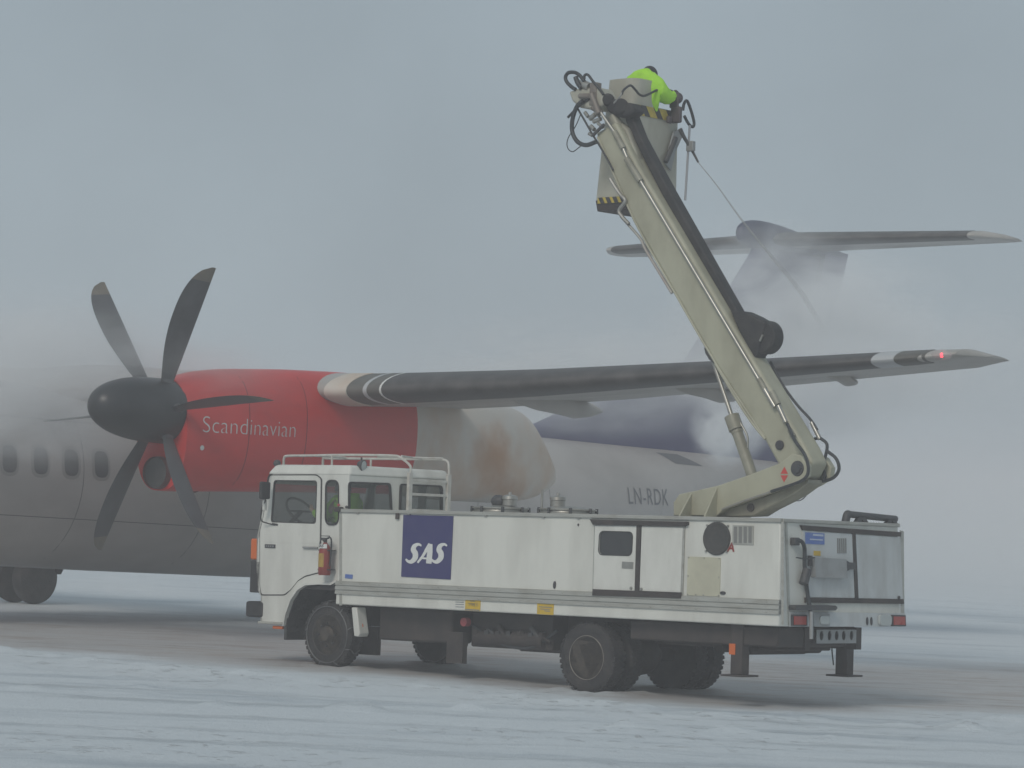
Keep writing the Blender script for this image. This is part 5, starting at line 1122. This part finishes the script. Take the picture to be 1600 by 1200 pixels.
# ================================================================== PEOPLE
def skin(name, joints, edges, m, parent, root=0, sub=2):
    me = bpy.data.meshes.new(name); me.from_pydata([Vector(j[0]) for j in joints], edges, []); me.materials.append(m)
    o = bpy.data.objects.new(name, me); COL.objects.link(o); o.parent = parent
    sm = o.modifiers.new('skin', 'SKIN')
    if not me.skin_vertices: print('no skin layer')
    for i, j in enumerate(joints):
        r = j[1]; me.skin_vertices[0].data[i].radius = (r, r) if not isinstance(r, tuple) else r
    me.skin_vertices[0].data[root].use_root = True
    sm.use_smooth_shade = True
    s = o.modifiers.new('sub', 'SUBSURF'); s.levels = s.render_levels = sub
    return o
def hand(m, parent, w, d, palm, side):
    """palm frame: w wrist, d finger direction, palm normal, side vector towards the thumb"""
    w, d, pn, sd_ = Vector(w), Vector(d).normalized(), Vector(palm).normalized(), Vector(side).normalized()
    J = [(w-d*.03, .026), (w, .025), (w+d*.045, .030), (w+d*.08, .026)]; E = [(0, 1), (1, 2), (2, 3)]
    o = skin('hand', J, E, m, parent)
    for k, (off, ln) in enumerate(((.030, .070), (.011, .078), (-.009, .072), (-.028, .056))):
        b = w+d*.075+sd_*off; p1 = b+d*ln*.45+pn*.008; p2 = p1+(d*.5+pn*.8).normalized()*ln*.35; p3 = p2+(d*-.1+pn).normalized()*ln*.28
        skin('finger', [(b, .0095), (p1, .009), (p2, .0085), (p3, .0075)], [(0, 1), (1, 2), (2, 3)], m, o, sub=1)
    b = w+d*.03+sd_*.024; p1 = b+(sd_+d*.7+pn*.4).normalized()*.035; p2 = p1+(d+pn*.8).normalized()*.028
    skin('thumb', [(b, .012), (p1, .0105), (p2, .0085)], [(0, 1), (1, 2)], m, o, sub=1)
    return o
def head(p, c, fwd, up, s=1., cap=True, hood=False):
    """egg head with nose, eyes, mouth, ears on centre c"""
    f, u = Vector(fwd).normalized(), Vector(up).normalized(); u = (u-f*u.dot(f)).normalized(); r = f.cross(u)
    M = Matrix((( r.x, f.x, u.x), (r.y, f.y, u.y), (r.z, f.z, u.z)))
    def L_(x, y, z): return Vector(c)+M@Vector((x, y, z))*s
    for sx in (-1, 1):
        MB().ball(L_(sx*.033, .088, .012), .012*s, 8).build('eye', EYEM, p)
        MB().ball(L_(sx*.076, -.005, .0), 1*s, 8, (.010, .018, .030)).build('ear', SKINM, p)
    MB().loft([[L_(-.010, .09, .02), L_(.010, .09, .02), L_(.010, .094, .018), L_(-.010, .094, .018)], [L_(-.017, .088, -.028), L_(.017, .088, -.028), L_(.010, .118, -.026), L_(-.010, .118, -.026)]]).build('nose', SKINM, p, bevel=.004)
    MB().box(L_(-.024, .088, -.056), L_(.024, .092, -.048)).build('mouth', LIPM, p)
    if cap:
        rg = []
        for i in range(9):
            a = math.pi/2*i/8; rg.append([L_(.092*math.cos(a)*math.cos(t*math.pi/12), -.008+.108*math.cos(a)*math.sin(t*math.pi/12)+.0, .03+.105*math.sin(a)) for t in range(24)])
        rg.insert(0, [L_(.094*math.cos(t*math.pi/12), -.008+.110*math.sin(t*math.pi/12), -.005) for t in range(24)])
        MB().loft(rg).build('knit_cap', CAPM, p)
EYEM = mat('eye', (.06, .05, .05), .2); LIPM = mat('lips', (.35, .15, .13), .5)
def operator():
    i = info; V6 = i['V6']; BL = i['BL']
    fx, fy, fz = (i['x0']+i['x1'])/2+.02, BL+.45, i['zb']
    # truck-local axes: +X rear (screen right, nearer), +Y away/right.  Operator leans out to the right-rear, facing away from the camera
    hp = T(1012, 115, fy); hz = hp.z; hx = hp.x
    O = Matrix.Translation((fx, fy, fz))
    M = MT @ O
    p = thing('person', 'person in hi-vis yellow-green jacket and dark cap hunched in the raised boom basket', 'person', M)
    inv = O.inverted()
    def V(x, y, z): return Vector((x, y, z))
    H = hz-fz; sx = hx-fx
    FWD = Vector((-.25, .95, 0)).normalized(); SD = Vector((FWD.y, -FWD.x, 0))
    neck = V(sx, 0, H-.015)-FWD*.075; sh = V(sx-.0, 0, H-.19)-FWD*.10; ch = V(sx*.45, 0, H-.38)-FWD*.05; wst = V(-.03, 0, H-.66); pel = V(-.03, 0, H-.84)
    FWD = Vector((-.25, .95, 0)).normalized(); SD = Vector((FWD.y, -FWD.x, 0))         # facing away, rear-right/away ; SD right hand side
    shR, shL = sh+SD*.20, sh-SD*.20
    hR = inv@(V6(872, 330, i['XR']+.0)); hR = Vector((hR.x-.02, hR.y-.02, hR.z+.06))
    elR = (shR+hR)/2+Vector((.03, -.02, -.11)); elL = shL+Vector((-.06, -.05, -.26)); hL = elL+FWD*.22+Vector((0, 0, .04))
    leg = lambda s: [(pel+SD*s*.09+V(0, 0, -.04), .10), (pel*.5+SD*s*.11+FWD*.04, .065), (SD*s*.12+V(0, 0, .09), .045), (SD*s*.12+V(0, 0, .05)+FWD*.14, .04)]
    hc = V(sx, 0, H-.035)+FWD*.06
    J = [(pel, (.15, .12)), (wst, (.14, .11)), (ch, (.16, .12)), (sh, (.13, .10)), (neck, .055), (hc+V(0, 0, -.04)+FWD*.02, (.072, .085)), (hc+V(0, 0, .03), (.075, .09)), (hc+V(0, 0, .08), .055)]
    E = [(0, 1), (1, 2), (2, 3), (3, 4), (4, 5), (5, 6), (6, 7)]
    for s in (1, -1):
        b = len(J); J += leg(s); E += [(0, b), (b, b+1), (b+1, b+2), (b+2, b+3)]
    for a, e_, h_ in ((shR, elR, hR), (shL, elL, hL)):
        b = len(J); J += [(a, .06), (e_, .045), (h_, .03)]; E += [(3, b), (b, b+1), (b+1, b+2)]
    body = skin('body', J, E, SKINM, p)
    # trousers and boots
    Jt = [(pel, (.165, .135)), (wst+V(0, 0, -.06), (.15, .125))]; Et = [(0, 1)]
    for s in (1, -1):
        b = len(Jt); q = leg(s); Jt += [(q[0][0], .115), (q[1][0], .08), (q[2][0]+V(0, 0, .03), .065)]; Et += [(0, b), (b, b+1), (b+1, b+2)]
        skin('boot', [(q[2][0]+V(0, 0, .06), .06), (q[2][0]-V(0, 0, .03), .055), (q[3][0]-V(0, 0, .0), .05)], [(0, 1), (1, 2)], BLACK, p)
    skin('trousers', Jt, Et, TROU, p)
    Jj = [(wst+V(0, 0, -.14), (.165, .14)), (wst, (.155, .14)), (ch, (.185, .16)), (sh+V(0, 0, .0), (.20, .16)), (neck+V(0, 0, -.01), (.145, .125)), (neck+V(0, -.0, .035)+FWD*.03, (.105, .10))]; Ej = [(0, 1), (1, 2), (2, 3), (3, 4), (4, 5)]
    for a, e_, h_ in ((shR, elR, hR), (shL, elL, hL)):
        b = len(Jj); Jj += [(a, .125), (e_, .10), (h_.lerp(e_, .1), .06)]; Ej += [(3, b), (b, b+1), (b+1, b+2)]
    jk = skin('jacket', Jj, Ej, HIVIS, p, root=2)
    dp = jk.modifiers.new('folds', 'DISPLACE'); tx = bpy.data.textures.new('folds', 'CLOUDS'); tx.noise_scale = .075; tx.noise_depth = 3; dp.texture = tx; dp.strength = .05; dp.mid_level = .5
    head(p, hc, FWD+Vector((0, 0, -.35)), (0, 0, 1))
    hand(GLOVE, p, hR, (hR-elR), (0, 0, -1), FWD*-1); hand(GLOVE, p, hL, (hL-elL), (0, 0, -1), SD)
def driver():
    i = info
    st = i['stR']-.46
    M = MT @ Matrix.Translation((st, .50, 1.50))
    p = thing('person', 'person in hi-vis yellow-green jacket sitting at the wheel inside the white truck cab', 'person', M)
    V = lambda x, y, z: Vector((x, y, z))
    F_ = Vector((-1, 0, 0)); 
    pel, wst, ch, sh, neck = V(0, 0, .06), V(.03, 0, .24), V(.03, 0, .40), V(.02, 0, .48), V(-.02, 0, .55); hc = V(-.06, 0, .61)
    J = [(pel, (.13, .15)), (wst, .12), (ch, (.13, .15)), (sh, .11), (neck, .055), (hc+V(0, 0, -.04), .075), (hc+V(.01, 0, .03), .08), (hc+V(.01, 0, .08), .05)]; E = [(k, k+1) for k in range(7)]
    Jj = [(pel, (.15, .17)), (wst, .15), (ch, (.155, .18)), (sh, .15), (neck+V(0, 0, -.02), .09)]; Ej = [(k, k+1) for k in range(4)]
    Jt = [(pel, .15)]; Et = []
    for s in (1, -1):
        a, e_, h_ = sh+V(0, s*.20, -.02), V(-.12, s*.27, .27), V(-.38, s*.17, .36)
        b = len(J); J += [(a, .055), (e_, .045), (h_, .028)]; E += [(3, b), (b, b+1), (b+1, b+2)]
        b = len(Jj); Jj += [(a, .085), (e_, .07), (h_.lerp(e_, .12), .045)]; Ej += [(3, b), (b, b+1), (b+1, b+2)]
        k = [V(-.08, s*.1, .09), V(-.42, s*.13, .10), V(-.50, s*.13, -.18)]
        b = len(J); J += [(k[0], .085), (k[1], .06), (k[2], .045)]; E += [(0, b), (b, b+1), (b+1, b+2)]
        b = len(Jt); Jt += [(k[0], .10), (k[1], .075), (k[2], .06)]; Et += [(0, b), (b, b+1), (b+1, b+2)]
        hand(SKINM, p, h_, (h_-e_)+V(0, 0, .05), (-.3, -s, -.3), V(0, 0, 1))
    skin('body', J, E, SKINM, p); skin('jacket', Jj, Ej, HIVIS, p, root=2); skin('trousers', Jt, Et, TROU, p)
    head(p, hc, F_, (0, 0, 1), cap=True)
operator(); driver()

# ================================================================== SPRAY, MIST, HAZE
def volmat(name, dens, col, aniso=.2, noise_=None, fall=True):
    m = bpy.data.materials.new(name); m.use_nodes = True; n, l = m.node_tree.nodes, m.node_tree.links; n.clear()
    o = n.new('ShaderNodeOutputMaterial'); v = n.new('ShaderNodeVolumePrincipled'); v.inputs['Color'].default_value = (*col, 1); v.inputs['Anisotropy'].default_value = aniso; v.inputs['Density'].default_value = dens
    if noise_:
        tc = n.new('ShaderNodeTexCoord'); nz = n.new('ShaderNodeTexNoise'); nz.inputs['Scale'].default_value = noise_; nz.inputs['Detail'].default_value = 5; nz.inputs['Roughness'].default_value = .6; nz.inputs['Distortion'].default_value = .6
        l.new(tc.outputs['Object'], nz.inputs[0])
        ln = n.new('ShaderNodeVectorMath'); ln.operation = 'LENGTH'; l.new(tc.outputs['Object'], ln.inputs[0])
        a = n.new('ShaderNodeMapRange'); a.interpolation_type = 'SMOOTHSTEP'; a.inputs[1].default_value = 1.; a.inputs[2].default_value = .15; l.new(ln.outputs['Value'], a.inputs[0])
        b = n.new('ShaderNodeMapRange'); b.inputs[1].default_value = .40; b.inputs[2].default_value = .62; l.new(nz.outputs[0], b.inputs[0])
        c = n.new('ShaderNodeMath'); c.operation = 'MULTIPLY'; l.new(a.outputs[0], c.inputs[0]); l.new(b.outputs[0], c.inputs[1])
        d = n.new('ShaderNodeMath'); d.operation = 'MULTIPLY'; l.new(c.outputs[0], d.inputs[0]); d.inputs[1].default_value = dens; l.new(d.outputs[0], v.inputs['Density'])
    l.new(v.outputs[0], o.inputs['Volume']); return m
def spray():
    n1 = MT @ info['n1']; f_ = 1/4799.3
    def W_(x, y, Y): return pick(Matrix.Identity(4), x, y, 1, Y)
    pts = [n1, W_(1121, 291, n1.y+2), W_(1160, 345, n1.y+4.5), W_(1205, 400, n1.y+7), W_(1250, 455, n1.y+9.5), W_(1290, 520, n1.y+12)]
    s = thing('deicing_spray', 'thin pale jet of de-icing fluid arcing down from the basket nozzle towards the tail', 'spray', Matrix.Translation(n1))
    q = [p-n1 for p in pts]
    m = clearmat('fluid_jet', (.62, .58, .52), .5); n, l = m.node_tree.nodes, m.node_tree.links
    tc = n.new('ShaderNodeTexCoord'); le = n.new('ShaderNodeVectorMath'); le.operation = 'LENGTH'; l.new(tc.outputs['Object'], le.inputs[0])
    mr = n.new('ShaderNodeMapRange'); mr.inputs[1].default_value = 1; mr.inputs[2].default_value = 12.5; mr.inputs[3].default_value = .6; mr.inputs[4].default_value = .0; l.new(le.outputs['Value'], mr.inputs[0]); l.new(mr.outputs[0], n['Principled BSDF'].inputs['Alpha'])
    MB().tube(q, (lambda t: .006+.045*t*t), 8, 8).build('fluid_jet', m, s)
spray()
def mist():
    mm = {}
    for k, (x, y, Y, sx, sy, sz, d) in enumerate(((1250, 545, 54, 3.0, 3.2, 2.0, 2.6), (1310, 450, 54, 2.4, 2.6, 1.1, .55), (1138, 672, 51, .75, 1.8, .75, 3.2), (920, 590, 45, 3.2, 2.2, 1.1, 1.15), (1260, 590, 44, 3.0, 2.2, 1.0, .9), (1480, 560, 42, 2.6, 2.5, 1.0, .6), (10, 590, 42, 4.2, 2.4, 1.5, 1.7), (150, 935, 58, 2.6, 3., .8, .5), (1190, 400, 50, 1.6, 2.5, .9, .45))):
        c = pick(Matrix.Identity(4), x, y, 1, Y)
        m = MB().ball((0, 0, 0), 1, 16).build('mist_cloud', volmat('drifting_mist', d, (.99, .995, 1.0), 0, 2.1), None)
        m.location = c; m.scale = (sx, sy, sz); m['kind'] = 'stuff'
mist()
for x, y, sx, sy, sz in ((-10, 95, 60, 30, 5), (30, 110, 60, 40, 6)):
    m = MB().ball((0, 0, 0), 1, 16).build('blowing_snow', volmat('blowing_snow', .09, (.95, .95, .95), 0, .9), None)
    m.location = (x, y, 0); m.scale = (sx, sy, sz); m['kind'] = 'stuff'
hz_ = MB().box((-320, -12, -1), (320, 620, 10.2)).build('haze', volmat('haze', .0040, (.985, .95, .945), 0), None, smooth=False)
hz_['kind'] = 'stuff'
